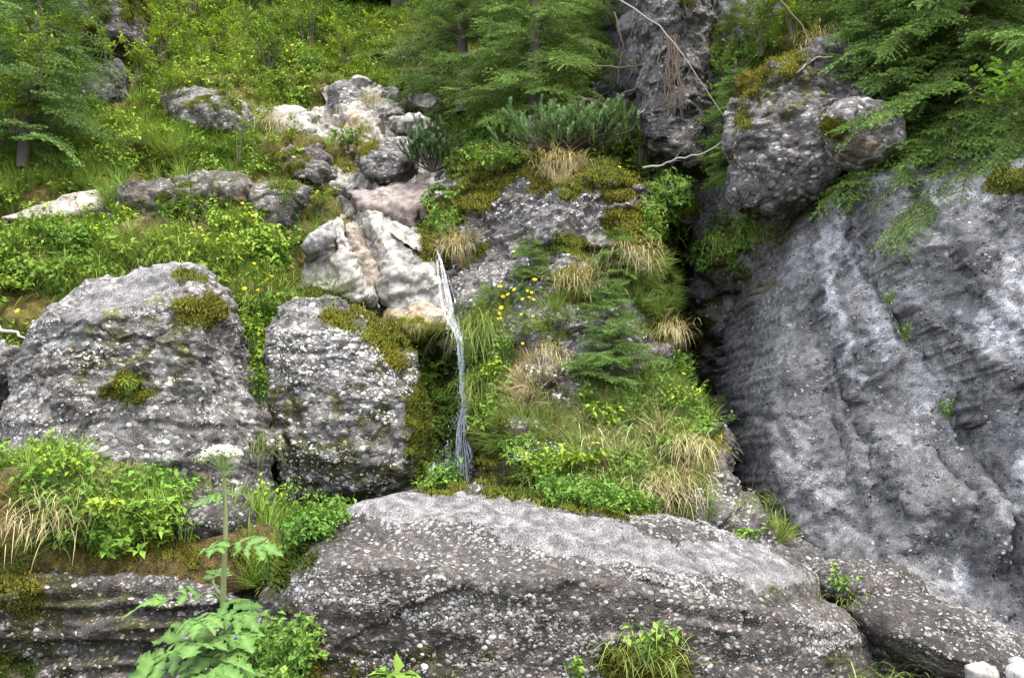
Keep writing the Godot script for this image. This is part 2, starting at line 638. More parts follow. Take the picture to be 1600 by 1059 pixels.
func build_setting() -> void:
	var hill := looks("soil", Color(0.17, 0.20, 0.06), Color(0.30, 0.29, 0.12), 0.045, {"open": true, "crack": 0.0, "relief": 1.3, "kind": "structure"})
	face_body("hillside", "", "", [
		[-500, 1100, 6.5], [-400, 500, 8.0], [-400, 250, 10.5], [-400, 0, 13], [-500, -400, 17], [300, -400, 19], [700, -400, 22], [1200, -400, 17], [1800, -400, 14], [2000, 0, 11], [2000, 400, 10], [2000, 1100, 9]],
		[[0, 1000, 8.0], [0, 560, 8.2], [0, 440, 8.7], [0, 350, 9.6], [150, 300, 10.2], [0, 230, 10.9], [0, 100, 12.6], [0, 0, 14.2],
		[250, 420, 8.9], [400, 410, 9.2], [400, 600, 8.5], [420, 760, 7.9], [430, 900, 7.3], [250, 250, 10.7], [300, 160, 12.2], [300, 60, 14.5], [300, -60, 16.8],
		[450, 350, 10.0], [460, 260, 11.0], [450, 150, 13.2], [450, 50, 15.6], [480, -40, 17.8],
		[600, 500, 10.2], [620, 400, 10.8], [620, 310, 11.6], [600, 200, 13.2], [620, 100, 15.2], [620, 0, 17.8], [640, 620, 9.6], [690, 760, 9.4],
		[760, 120, 14.0], [800, 0, 15.5], [900, 200, 12.5], [980, 240, 11.6], [1000, 330, 11.6], [960, 160, 13.2], [970, 60, 14.5], [1040, 560, 12.2], [1100, 680, 12.4], [1180, 760, 12.0],
		[1120, 20, 12.6], [1140, 120, 10.6], [1160, 300, 11.2], [1250, 70, 9.7], [1340, 40, 9.9], [1340, 200, 9.4], [1400, 130, 9.6], [1600, 180, 8.9], [1600, 60, 10.2], [1750, 100, 9.0], [1300, -60, 11.5],
		[1200, 900, 9.4], [900, 900, 9.4], [1500, 700, 9.6]], hill)
	# the floor of the gorge under the boulders
	var gp := PackedVector3Array()
	var gi := PackedInt32Array()
	var nx := 90
	for j in nx + 1:
		for i in nx + 1:
			var x := (i / float(nx) - 0.5) * 24.0
			var z := 6.0 - j / float(nx) * 18.0
			gp.append(Vector3(x, 0.25 * n_big.get_noise_2d(x, z) + 0.05 * n_mid.get_noise_2d(x, z) - 0.15 + 0.08 * maxf(0.0, -z - 4.0), z))
	for j in nx:
		for i in nx:
			var a := j * (nx + 1) + i
			gi.append_array([a, a + nx + 1, a + nx + 2, a, a + nx + 2, a + 1])
	var gn := smooth_normals(gp, gi)
	var gc := PackedColorArray()
	for p in gp: gc.append(Color(0.2, 0.18, 0.1).lerp(Color(0.14, 0.17, 0.06), clampf(0.5 + n_mid.get_noise_3dv(p), 0, 1)))
	var g := put("ground", arr_mesh(gp, gn, gc, gi), M.soil)
	g.set_meta("kind", "structure")

func build_rocks() -> void:
	var grey := Color(0.200, 0.194, 0.190)
	# --- foreground
	var ft := looks("conglomerate", Color(0.162, 0.153, 0.149), Color(0.382, 0.369, 0.358), 0.015, {"crust": "crusted", "crack": 0.2, "bed": 0.45, "relief": 0.42, "sharp": 24.0, "dip": 0.18, "notch": [1.17, -0.13, 0.07, 0.055], "big": 0.3, "nose": 0.14, "centre": [860, 960], "lichen_at": 0.12})
	boulder("boulder", "long grey pebbly boulder with a smooth sloping top in front of the waterfall", "boulder",
		[[352, 1020], [392, 952], [444, 886], [488, 832], [530, 790], [592, 774], [690, 764], [780, 767], [860, 778], [930, 795], [985, 808], [1080, 818], [1160, 842], [1240, 875], [1285, 910], [1330, 964], [1365, 1032], [1400, 1120], [1400, 1320], [300, 1320], [310, 1100]],
		5.1, 0.75, 0.95,
		[[900, 872, 4.5, -0.02, 0.985, 0.20], [1180, 906, 4.6, 0.25, 0.95, 0.2], [450, 970, 4.6, -0.72, 0.30, 0.63], [1330, 1000, 4.75, 0.6, 0.25, 0.75], [800, 1000, 4.38, -0.05, 0.12, 0.99]], ft)
	var sl := looks("conglomerate", Color(0.162, 0.153, 0.149), Color(0.382, 0.369, 0.358), 0.016, {"bed": 0.4, "relief": 0.5, "sharp": 11.0, "lichen_at": 0.2})
	boulder("boulder", "low grey pebbly slab with a rounded top wedged beside the cliff foot", "boulder",
		[[1322, 952], [1345, 936], [1450, 938], [1530, 952], [1590, 985], [1660, 1030], [1690, 1042], [1600, 1046], [1500, 1036], [1430, 1034], [1385, 1020], [1350, 985]],
		4.95, 0.55, 0.6, [[1480, 960, 4.65, 0.1, 0.9, 0.45]], sl)
	boulder("boulder", "small flat grey rock behind the gap between boulder and slab", "boulder",
		[[1278, 896], [1310, 888], [1370, 889], [1405, 893], [1432, 912], [1440, 930], [1400, 948], [1330, 948], [1285, 925]], 5.9, 0.3, 0.4, [[1350, 895, 5.7, 0.0, 0.95, 0.3]], sl)
	boulder("boulder", "pebbly rock under the low slab by the loose cobbles", "boulder",
		[[1390, 1062], [1440, 1044], [1560, 1042], [1700, 1052], [1720, 1250], [1380, 1250]], 5.1, 0.3, 0.4, [], sl)
	var cob := looks("worn", Color(0.227, 0.233, 0.227), Color(0.333, 0.333, 0.327), 0.012, {"relief": 0.1, "sharp": 2.2})
	boulder("cobble", "rounded greenish cobble beside the slab in the corner", "cobble", [[1508, 1040], [1540, 1032], [1560, 1045], [1562, 1072], [1510, 1072]], 4.2, 0.09, 0.09, [], cob)
	boulder("cobble", "pale rounded cobble lying next to the greenish one", "cobble", [[1574, 1042], [1600, 1034], [1630, 1050], [1625, 1085], [1575, 1080]], 4.15, 0.1, 0.1, [], looks("worn", Color(0.27, 0.265, 0.27), Color(0.35, 0.345, 0.35), 0.012, {"relief": 0.1, "sharp": 2.2}))
	boulder("cobble", "small whitish cobble on top of the pale one", "cobble", [[1578, 1032], [1592, 1027], [1604, 1034], [1600, 1046], [1582, 1044]], 4.2, 0.035, 0.035, [], looks("worn", Color(0.27, 0.265, 0.27), Color(0.35, 0.345, 0.35), 0.01, {"relief": 0.1, "sharp": 4.0}))
	var lg := looks("conglomerate", Color(0.162, 0.153, 0.149), Color(0.382, 0.369, 0.358), 0.017, {"bed": 1.6, "relief": 0.75, "sharp": 16.0, "dip": 0.02, "centre": [150, 1000]})
	boulder("rock_ledge", "dark layered rock ledge with a mossy top behind the hogweed", "rock ledge",
		[[-260, 850], [0, 842], [90, 862], [180, 876], [300, 872], [370, 880], [405, 895], [412, 930], [400, 1000], [390, 1300], [-260, 1300]],
		5.9, 0.55, 1.2, [[150, 872, 5.4, 0.0, 0.93, 0.36]], lg)
	boulder("earth_bank", "grassy earth bank on the dark ledge below the big boulder", "bank",
		[[-260, 830], [-100, 750], [60, 715], [130, 725], [165, 770], [200, 810], [290, 815], [380, 838], [450, 850], [470, 920], [300, 930], [-260, 930]], 6.0, 0.55, 0.9,
		[[100, 780, 5.75, 0.1, 0.55, 0.85]], looks("soil", Color(0.133, 0.120, 0.053), Color(0.213, 0.186, 0.094), 0.03, {"relief": 0.7, "sharp": 6.0, "kind": "structure"}))
	boulder("boulder", "low undercut rock wedged under the big lichened boulder", "boulder",
		[[240, 786], [300, 770], [375, 780], [398, 805], [385, 830], [330, 836], [275, 826]], 6.05, 0.35, 0.5, [], looks("conglomerate", Color(0.162, 0.153, 0.149), Color(0.382, 0.369, 0.358), 0.016, {"bed": 0.5, "relief": 0.4, "sharp": 8.0}))
	# --- boulders behind
	var li := looks("lichened", Color(0.200, 0.190, 0.184), Color(0.400, 0.383, 0.373), 0.015, {"bed": 0.7, "relief": 0.5, "sharp": 60.0, "big": 0.15, "block": 1.3, "crust": "crusted", "lichen_at": 0.5, "dip": 0.05})
	boulder("boulder", "big tapering lichened boulder with a green moss tuft on its face", "boulder",
		[[-30, 760], [5, 640], [28, 560], [52, 512], [100, 475], [160, 437], [212, 411], [296, 411], [326, 424], [344, 448], [362, 482], [366, 560], [386, 610], [408, 650], [426, 720], [434, 790], [400, 800], [330, 790], [200, 815], [-30, 830]],
		7.2, 0.75, 1.1,
		[[200, 492, 6.7, -0.12, 0.80, 0.55], [338, 560, 6.6, 0.85, 0.05, 0.5], [180, 640, 6.55, -0.05, 0.22, 0.97], [60, 600, 6.75, -0.6, 0.3, 0.74], [200, 780, 6.5, 0.0, -0.6, 0.8]], li)
	boulder("boulder", "pale lichen covered boulder with white cobbles left of the waterfall", "boulder",
		[[424, 500], [434, 484], [458, 468], [512, 463], [550, 475], [590, 500], [622, 530], [642, 560], [652, 610], [664, 670], [668, 720], [658, 752], [610, 772], [540, 790], [455, 800], [434, 740], [430, 640], [424, 560]],
		7.9, 0.7, 0.9,
		[[500, 490, 7.5, -0.1, 0.75, 0.65], [610, 640, 7.35, 0.5, 0.1, 0.86], [500, 620, 7.25, -0.15, 0.12, 0.98], [540, 760, 7.3, 0.0, -0.35, 0.93]],
		looks("lichened", Color(0.220, 0.213, 0.206), Color(0.439, 0.427, 0.419), 0.015, {"bed": 0.5, "relief": 0.5, "sharp": 55.0, "big": 0.15, "block": 1.3, "lichen_at": 0.5, "knob": 0.6}))
	boulder("boulder", "pale rock slab leaning against the big tapering boulder", "boulder",
		[[-60, 560], [0, 530], [24, 540], [28, 580], [10, 640], [-20, 700], [-60, 720]], 7.6, 0.3, 0.4, [], looks("lichened", Color(0.266, 0.253, 0.247), Color(0.413, 0.400, 0.393), 0.02, {"relief": 0.5, "sharp": 8.0, "lichen_at": 0.3}))
	var worn := looks("worn", Color(0.25, 0.243, 0.23), Color(0.43, 0.42, 0.40), 0.02, {"crack": 1.6, "big": 0.3, "relief": 0.5, "nose": 0.12, "bed": 0.8, "dip": -0.3, "block": 1.7, "sharp": 40.0, "lichen_at": 0.1, "lichen": Color(0.371, 0.362, 0.348)})
	var warm := looks("worn", Color(0.266, 0.227, 0.180), Color(0.439, 0.386, 0.306), 0.018, {"relief": 0.6, "bed": 0.6, "block": 1.5, "sharp": 13.0})
	boulder("rock_slab", "smooth water-worn rock slab carrying the stream to the fall", "rock slab",
		[[543, 345], [560, 335], [596, 336], [626, 366], [656, 392], [684, 425], [700, 462], [708, 500], [680, 505], [640, 500], [604, 484], [594, 440], [575, 400], [550, 372]], 9.9, 0.45, 0.6, [[620, 400, 9.6, 0.1, 0.6, 0.8], [600, 450, 9.6, -0.7, 0.1, 0.7]], worn)
	boulder("rock_slab", "ochre stained rock lip at the edge of the fall", "rock slab",
		[[606, 488], [650, 478], [700, 485], [718, 508], [722, 522], [700, 520], [680, 530], [660, 545], [636, 548], [610, 520]], 9.55, 0.42, 0.5, [[660, 490, 9.3, 0.0, 0.8, 0.6]], warm)
	boulder("rock_slab", "narrow worn slab left of the stream channel", "rock slab",
		[[478, 372], [505, 345], [525, 330], [540, 352], [556, 400], [575, 440], [592, 475], [570, 480], [530, 462], [490, 458], [448, 470], [452, 430], [472, 405]], 9.75, 0.4, 0.5, [[520, 400, 9.5, -0.1, 0.5, 0.85]], worn)
	face_body("rock_chute", "pale stepped rock chute running down the slope to the waterfall lip", "rock chute",
		[[500, 145, 12.9], [560, 130, 13.0], [625, 175, 12.7], [668, 240, 11.9], [700, 300, 11.1], [690, 360, 10.5], [708, 430, 10.0], [728, 500, 9.7], [705, 535, 9.5], [620, 535, 9.55], [585, 500, 9.7], [520, 485, 9.65], [440, 480, 9.6], [452, 420, 9.8], [420, 370, 10.0], [415, 300, 10.6], [400, 240, 11.4], [410, 180, 12.2], [470, 175, 12.4]],
		[[530, 300, 10.9], [560, 250, 11.6], [570, 400, 10.0], [640, 330, 10.8], [480, 240, 11.4], [520, 200, 12.1], [620, 450, 9.75], [500, 420, 9.75]],
		looks("worn", Color(0.25, 0.243, 0.23), Color(0.43, 0.42, 0.40), 0.018, {"relief": 0.9, "big": 0.4, "bed": 0.7, "dip": -0.35, "block": 2.6, "crack": 1.6, "rim": 0.2, "lichen_at": 0.15}))
	boulder("rock_slab", "brown ribbed strip of rock along the thin trickle", "rock slab",
		[[536, 340], [552, 338], [566, 375], [588, 410], [604, 450], [606, 486], [590, 480], [572, 440], [550, 395], [538, 365]], 9.95, 0.3, 0.4, [], looks("worn", Color(0.180, 0.144, 0.117), Color(0.360, 0.315, 0.270), 0.016, {"relief": 0.6, "bed": 0.6, "block": 1.5, "sharp": 12.0}))
	boulder("rock_slab", "blue grey rock plate above the narrow worn slab", "rock slab",
		[[470, 392], [500, 352], [520, 345], [524, 372], [500, 400], [478, 412]], 9.5, 0.2, 0.3, [], looks("worn", Color(0.216, 0.216, 0.225), Color(0.378, 0.378, 0.387), 0.016, {"relief": 0.5, "bed": 0.5, "block": 1.5, "sharp": 14.0}))
	boulder("rock_slab", "layered pale step in the stream bed above the fall", "rock slab",
		[[596, 340], [640, 352], [672, 372], [690, 400], [684, 420], [655, 405], [625, 380], [600, 360]], 9.95, 0.3, 0.4, [[640, 370, 9.75, 0.1, 0.8, 0.6]], worn)
	boulder("rock_slab", "reddish sloping bedrock below the perched block", "rock slab",
		[[540, 300], [570, 288], [640, 285], [690, 288], [700, 320], [670, 350], [650, 380], [620, 360], [590, 338], [552, 335]], 10.8, 0.35, 0.5, [[620, 310, 10.6, 0, 0.75, 0.66]], looks("worn", Color(0.171, 0.140, 0.135), Color(0.288, 0.252, 0.243), 0.02, {"relief": 0.6, "sharp": 8.0}))
	boulder("boulder", "pale block perched above the stream with a dark underside", "boulder",
		[[560, 235], [585, 222], [632, 209], [652, 222], [654, 262], [644, 284], [612, 296], [575, 294], [562, 278], [557, 255]], 11.2, 0.35, 0.45, [[600, 230, 11.0, -0.1, 0.8, 0.6]], looks("lichened", Color(0.239, 0.233, 0.227), Color(0.466, 0.453, 0.446), 0.018, {"relief": 0.5, "bed": 0.7, "sharp": 13.0, "lichen_at": 0.5}))
	boulder("boulder", "small rounded grey stone beside the perched block", "boulder", [[538, 292], [552, 282], [562, 290], [560, 312], [544, 318], [536, 306]], 11.0, 0.12, 0.15, [], looks("worn", grey, Color(0.400, 0.386, 0.373), 0.015, {"relief": 0.2, "sharp": 5.0}))
	boulder("boulder", "upright pale rock fin with an orange lichen stain on the slope", "boulder",
		[[508, 132], [540, 127], [562, 140], [585, 165], [612, 188], [600, 210], [570, 210], [556, 240], [538, 252], [528, 210], [516, 180]], 12.6, 0.3, 0.5, [[545, 150, 12.4, 0.5, 0.5, 0.7], [525, 190, 12.4, -0.6, 0, 0.8]], looks("lichened", Color(0.227, 0.213, 0.206), Color(0.453, 0.439, 0.433), 0.02, {"relief": 0.5, "bed": 0.4, "sharp": 13.0, "lichen_at": 0.45}))
	boulder("boulder", "pale streaked rock above the ledges beside a dry grass tuft", "boulder",
		[[416, 180], [430, 168], [455, 172], [492, 182], [486, 200], [500, 212], [470, 232], [446, 232], [432, 205]], 11.9, 0.3, 0.45, [[455, 190, 11.7, -0.1, 0.7, 0.7]], worn)
	boulder("boulder", "brown layered rock below the pale streaked one", "boulder",
		[[425, 238], [462, 226], [495, 228], [520, 248], [526, 278], [512, 305], [470, 292], [430, 290]], 11.0, 0.35, 0.5, [[470, 250, 10.8, 0.0, 0.7, 0.7]], looks("lichened", Color(0.186, 0.173, 0.160), Color(0.347, 0.327, 0.306), 0.02, {"relief": 0.6, "bed": 1.0, "sharp": 12.0, "lichen_at": 0.25}))
	boulder("boulder", "square shouldered grey rock at the end of the ledge", "boulder",
		[[388, 292], [420, 280], [462, 282], [482, 296], [476, 330], [468, 372], [430, 376], [405, 350], [392, 320]], 10.1, 0.35, 0.5, [[440, 300, 9.9, 0.1, 0.6, 0.8]], looks("lichened", Color(0.186, 0.173, 0.167), Color(0.366, 0.353, 0.339), 0.018, {"relief": 0.5, "bed": 0.5, "sharp": 13.0, "lichen_at": 0.3}))
	boulder("rock_ledge", "broad grey rock ledge with white lichen along its brow", "rock ledge",
		[[150, 345], [185, 300], [230, 280], [290, 274], [340, 266], [385, 274], [400, 290], [395, 330], [380, 365], [300, 385], [200, 390], [150, 370]], 10.0, 0.45, 0.6, [[280, 285, 9.7, 0.0, 0.85, 0.5]], looks("lichened", Color(0.147, 0.133, 0.113), Color(0.333, 0.313, 0.286), 0.02, {"relief": 0.6, "bed": 0.6, "sharp": 10.0, "lichen_at": 0.3}))
	boulder("rock_slab", "bare pinkish rock strip in the grass at the slope foot", "rock slab",
		[[-20, 352], [60, 322], [120, 302], [188, 276], [190, 285], [172, 305], [158, 330], [110, 346], [40, 356]], 9.65, 0.25, 0.35, [[100, 330, 9.5, 0, 0.7, 0.7]], looks("worn", Color(0.306, 0.266, 0.247), Color(0.480, 0.439, 0.413), 0.02, {"relief": 0.35, "sharp": 7.0}))
	boulder("rock_slab", "short bare strip of pale rock below the white dotted herbs", "rock slab",
		[[-20, 492], [30, 480], [70, 462], [108, 446], [104, 462], [70, 486], [20, 505]], 8.9, 0.25, 0.35, [], looks("worn", Color(0.306, 0.266, 0.247), Color(0.466, 0.427, 0.400), 0.02, {"relief": 0.35, "sharp": 7.0}))
	boulder("boulder", "white lichened rock behind the grassy hummock", "boulder",
		[[250, 150], [275, 136], [320, 136], [352, 148], [380, 165], [398, 196], [400, 225], [350, 225], [280, 215]], 11.6, 0.35, 0.5, [[320, 150, 11.4, 0, 0.8, 0.6]], looks("lichened", Color(0.239, 0.233, 0.227), Color(0.480, 0.466, 0.460), 0.02, {"relief": 0.5, "bed": 0.3, "sharp": 10.0, "lichen_at": 0.55}))
	boulder("rock_pillar", "tall grey rock pillar behind the spruce on the slope", "rock pillar",
		[[118, -60], [210, -80], [216, 10], [229, 84], [206, 92], [150, 80], [122, 40]], 13.0, 0.5, 0.8, [[200, 40, 12.6, 0.8, 0.1, 0.6]], looks("lichened", Color(0.180, 0.167, 0.167), Color(0.347, 0.333, 0.327), 0.022, {"relief": 0.7, "bed": 0.2, "sharp": 14.0, "lichen_at": 0.2}))
	boulder("boulder", "leaning grey rock at the foot of the rock pillar", "boulder",
		[[148, 108], [185, 95], [197, 110], [194, 150], [188, 182], [150, 186], [128, 160], [135, 125]], 12.0, 0.35, 0.5, [[175, 140, 11.7, 0.5, 0.2, 0.8]], looks("lichened", Color(0.200, 0.186, 0.186), Color(0.386, 0.373, 0.366), 0.02, {"relief": 0.6, "sharp": 11.0, "lichen_at": 0.25}))
	boulder("boulder", "half buried grey stone above the rock fin", "boulder", [[590, 145], [610, 138], [628, 142], [632, 160], [600, 166]], 13.2, 0.2, 0.3, [], worn)
	boulder("boulder", "flat white streaked stone in the grass beside the dwarf pine", "boulder", [[630, 152], [670, 148], [690, 160], [680, 178], [640, 174]], 13.0, 0.2, 0.3, [], worn)
	boulder("boulder", "low pale rock rib behind the perched block", "boulder", [[605, 190], [640, 182], [670, 190], [690, 205], [660, 215], [620, 212]], 12.0, 0.25, 0.3, [], worn)
	boulder("crag", "dark shaded rock face at the head of the slope", "rock face", [[380, -140], [560, -140], [570, 5], [540, 22], [490, 18], [440, 22], [400, 0]], 17.3, 0.6, 0.9, [], looks("cliff", Color(0.167, 0.153, 0.167), Color(0.333, 0.320, 0.333), 0.05, {"relief": 1.0, "sharp": 10.0}))
	# --- the wet wall behind the fall
	face_body("wet_wall", "mossy wet rock wall with a dark hollow behind the fall", "rock wall",
		[[610, 500, 9.9], [700, 500, 9.7], [750, 490, 9.5], [790, 600, 9.1], [800, 850, 8.6], [620, 850, 8.7], [600, 640, 9.4]],
		[[680, 560, 10.05], [690, 590, 10.0], [665, 600, 10.0], [690, 650, 9.35], [700, 740, 8.9], [650, 700, 9.1], [740, 600, 9.3]],
		looks("conglomerate", Color(0.186, 0.173, 0.167), Color(0.386, 0.366, 0.360), 0.02, {"relief": 0.8, "bed": 0.3, "rim": 0.2}))
	# --- mossy outcrop right of the fall
	face_body("rock_outcrop", "mossy pebbly outcrop overgrown with grass right of the waterfall", "outcrop",
		[[655, 345, 10.3], [676, 285, 10.5], [705, 240, 10.5], [770, 228, 10.3], [860, 236, 10.0], [960, 238, 9.8], [1000, 262, 9.6], [1016, 330, 9.3], [1028, 380, 9.1], [1052, 450, 8.9], [1064, 530, 8.7], [1074, 585, 8.4], [1098, 645, 8.0], [1132, 668, 7.7], [1158, 710, 7.5], [1162, 775, 7.3], [1215, 825, 7.0], [1300, 890, 6.5], [1310, 1000, 6.3], [720, 1000, 6.9], [748, 800, 7.5], [742, 700, 8.0], [736, 600, 8.5], [728, 500, 9.1], [694, 425, 9.8]],
		[[800, 450, 9.1], [760, 350, 9.8], [900, 330, 9.0], [950, 290, 9.05], [900, 420, 8.9], [990, 400, 8.95], [870, 520, 8.4], [850, 600, 8.05], [890, 610, 8.0], [870, 660, 8.05], [960, 560, 8.3], [1000, 640, 7.95], [900, 720, 7.6], [1050, 720, 7.45], [820, 760, 7.5], [950, 800, 7.1], [1100, 800, 7.1], [800, 700, 7.8], [780, 560, 8.8]],
		looks("lichened", Color(0.186, 0.173, 0.167), Color(0.386, 0.366, 0.360), 0.018, {"relief": 0.95, "bed": 0.45, "rim": 0.3, "wall": 6.0, "edge": 0.2, "lichen_at": 0.35, "knob": 0.8}))
	# --- the cliff
	var cl := looks("cliff", Color(0.158, 0.158, 0.160), Color(0.375, 0.375, 0.380), 0.02, {"relief": 0.42, "fine": 1.1, "crack": 1.5, "big": 0.6, "block": 1.2, "rim": 0.22, "wall": 11.0, "edge": 0.16, "lichen_at": 0.08})
	cl["cracks"] = [
		{"pts": [[1300, 180, 8.6], [1372, 420, 7.9], [1430, 530, 7.6], [1490, 590, 7.3], [1530, 700, 7.0], [1560, 800, 6.7], [1580, 980, 6.3]], "step": 0.22, "groove": 0.12, "width": 0.06, "reach": 1.6},
		{"pts": [[1292, 500, 8.1], [1320, 610, 7.9], [1345, 700, 7.7], [1362, 790, 7.4]], "step": 0.08, "groove": 0.1, "width": 0.04, "reach": 0.5},
		{"pts": [[1455, 700, 7.2], [1500, 780, 7.0], [1490, 900, 6.8]], "step": 0.0, "groove": 0.1, "width": 0.05},
		{"pts": [[1480, 540, 7.3], [1530, 600, 7.1], [1640, 660, 6.7]], "step": 0.12, "groove": 0.06, "width": 0.04, "reach": 0.6},
		{"pts": [[1262, 330, 8.7], [1275, 480, 8.3], [1300, 640, 7.9], [1330, 800, 7.5], [1400, 920, 6.8]], "step": 0.05, "groove": 0.05, "width": 0.03, "reach": 0.4},
		{"pts": [[1600, 640, 6.8], [1560, 760, 6.8], [1575, 900, 6.5]], "step": 0.14, "groove": 0.09, "width": 0.04, "reach": 0.7},
		{"pts": [[1420, 300, 8.0], [1460, 420, 7.7], [1540, 520, 7.2]], "step": 0.08, "groove": 0.04, "width": 0.03, "reach": 0.5}]
	face_body("cliff", "tall smooth grey cliff with pale streaks and dark cracks under the spruces", "cliff",
		[[1262, 262, 8.9], [1345, 262, 8.6], [1420, 258, 8.3], [1500, 232, 8.0], [1600, 222, 7.6], [1750, 215, 7.1], [1980, 200, 6.5], [1980, 1200, 4.9], [1600, 1200, 5.5], [1500, 1100, 5.9], [1420, 960, 6.5], [1315, 912, 7.0], [1262, 855, 7.4], [1222, 775, 7.75], [1208, 690, 8.0], [1210, 600, 8.2], [1220, 500, 8.4], [1240, 400, 8.6]],
		[[1300, 400, 8.3], [1300, 600, 7.95], [1300, 800, 7.4], [1400, 500, 7.75], [1500, 400, 7.5], [1500, 650, 7.2], [1450, 850, 6.8], [1600, 600, 6.9], [1600, 850, 6.3], [1750, 600, 6.3], [1400, 300, 8.1], [1600, 300, 7.3]], cl)
	face_body("rock_buttress", "dark knobbly rock buttress in the cleft left of the smooth cliff", "buttress",
		[[1085, 340, 10.4], [1130, 300, 10.4], [1250, 280, 9.9], [1290, 300, 9.7], [1290, 700, 11.1], [1240, 820, 10.9], [1200, 690, 11.0], [1150, 640, 11.1], [1095, 620, 11.2], [1075, 560, 10.9], [1095, 480, 10.4], [1092, 400, 10.3]],
		[[1150, 400, 9.9], [1150, 500, 10.2], [1200, 400, 9.7], [1120, 560, 10.8], [1220, 350, 9.6]],
		looks("cliff", Color(0.158, 0.158, 0.160), Color(0.375, 0.375, 0.380), 0.02, {"relief": 1.2, "rim": 0.3, "knob": 0.6, "lichen_at": 0.15}))
	face_body("rock_wall", "mossy rock wall joining the grey pillar and the overhanging boulder", "rock wall",
		[[985, -140, 11.3], [1200, -160, 10.9], [1440, -140, 10.2], [1450, 270, 9.4], [1260, 345, 9.7], [1110, 360, 10.6], [1040, 320, 10.9], [1000, 180, 11.0]],
		[[1130, 120, 10.5], [1120, 250, 10.4], [1250, 60, 9.9], [1350, 100, 9.6], [1200, 200, 9.9], [1080, 60, 10.8]],
		looks("cliff", cl.dark, cl.light, 0.022, {"relief": 1.0, "fine": 1.1, "crack": 1.3, "rim": 0.25, "lichen_at": 0.15}))
	boulder("boulder", "round pebbly overhanging boulder jammed above the cleft", "boulder",
		[[1140, 230], [1150, 160], [1166, 118], [1225, 88], [1290, 74], [1350, 92], [1376, 150], [1360, 215], [1322, 252], [1292, 276], [1272, 312], [1244, 340], [1186, 342], [1148, 308]], 8.9, 0.65, 0.8,
		[[1200, 270, 8.35, -0.2, -0.45, 0.87], [1230, 180, 8.3, -0.3, 0.2, 0.93], [1320, 150, 8.4, 0.4, 0.3, 0.85]], looks("lichened", Color(0.173, 0.167, 0.167), Color(0.373, 0.360, 0.360), 0.018, {"relief": 0.9, "bed": 0.2, "sharp": 10.0, "nose": 0.12, "lichen_at": 0.32, "knob": 0.7}))
	boulder("boulder", "pale boulder with a yellow moss cap beside the overhang", "boulder",
		[[1276, 195], [1286, 168], [1320, 158], [1368, 164], [1408, 200], [1408, 255], [1340, 272], [1300, 256], [1280, 225]], 8.3, 0.35, 0.5, [], looks("lichened", Color(0.266, 0.260, 0.253), Color(0.480, 0.466, 0.460), 0.018, {"relief": 0.5, "sharp": 8.0, "lichen_at": 0.5}))
	boulder("rock_pillar", "upright grey rock pillar with hanging roots beside the cleft", "rock pillar",
		[[1000, -120], [1110, -120], [1112, 40], [1108, 150], [1112, 240], [1085, 282], [1048, 276], [1020, 225], [1008, 150], [1004, 60]], 10.4, 0.45, 0.6, [[1040, 120, 10.0, -0.3, 0, 0.95], [1090, 120, 10.1, 0.6, 0, 0.8]], looks("lichened", Color(0.173, 0.167, 0.167), Color(0.373, 0.360, 0.360), 0.02, {"relief": 0.9, "sharp": 9.0, "lichen_at": 0.2}))
	boulder("boulder", "mossy stone at the foot of the rock pillar in the cleft", "boulder", [[1012, 300], [1060, 285], [1085, 310], [1088, 345], [1050, 350], [1020, 340]], 10.1, 0.25, 0.35, [], looks("lichened", Color(0.173, 0.167, 0.167), Color(0.373, 0.360, 0.360), 0.02, {"relief": 0.6, "sharp": 7.0}))

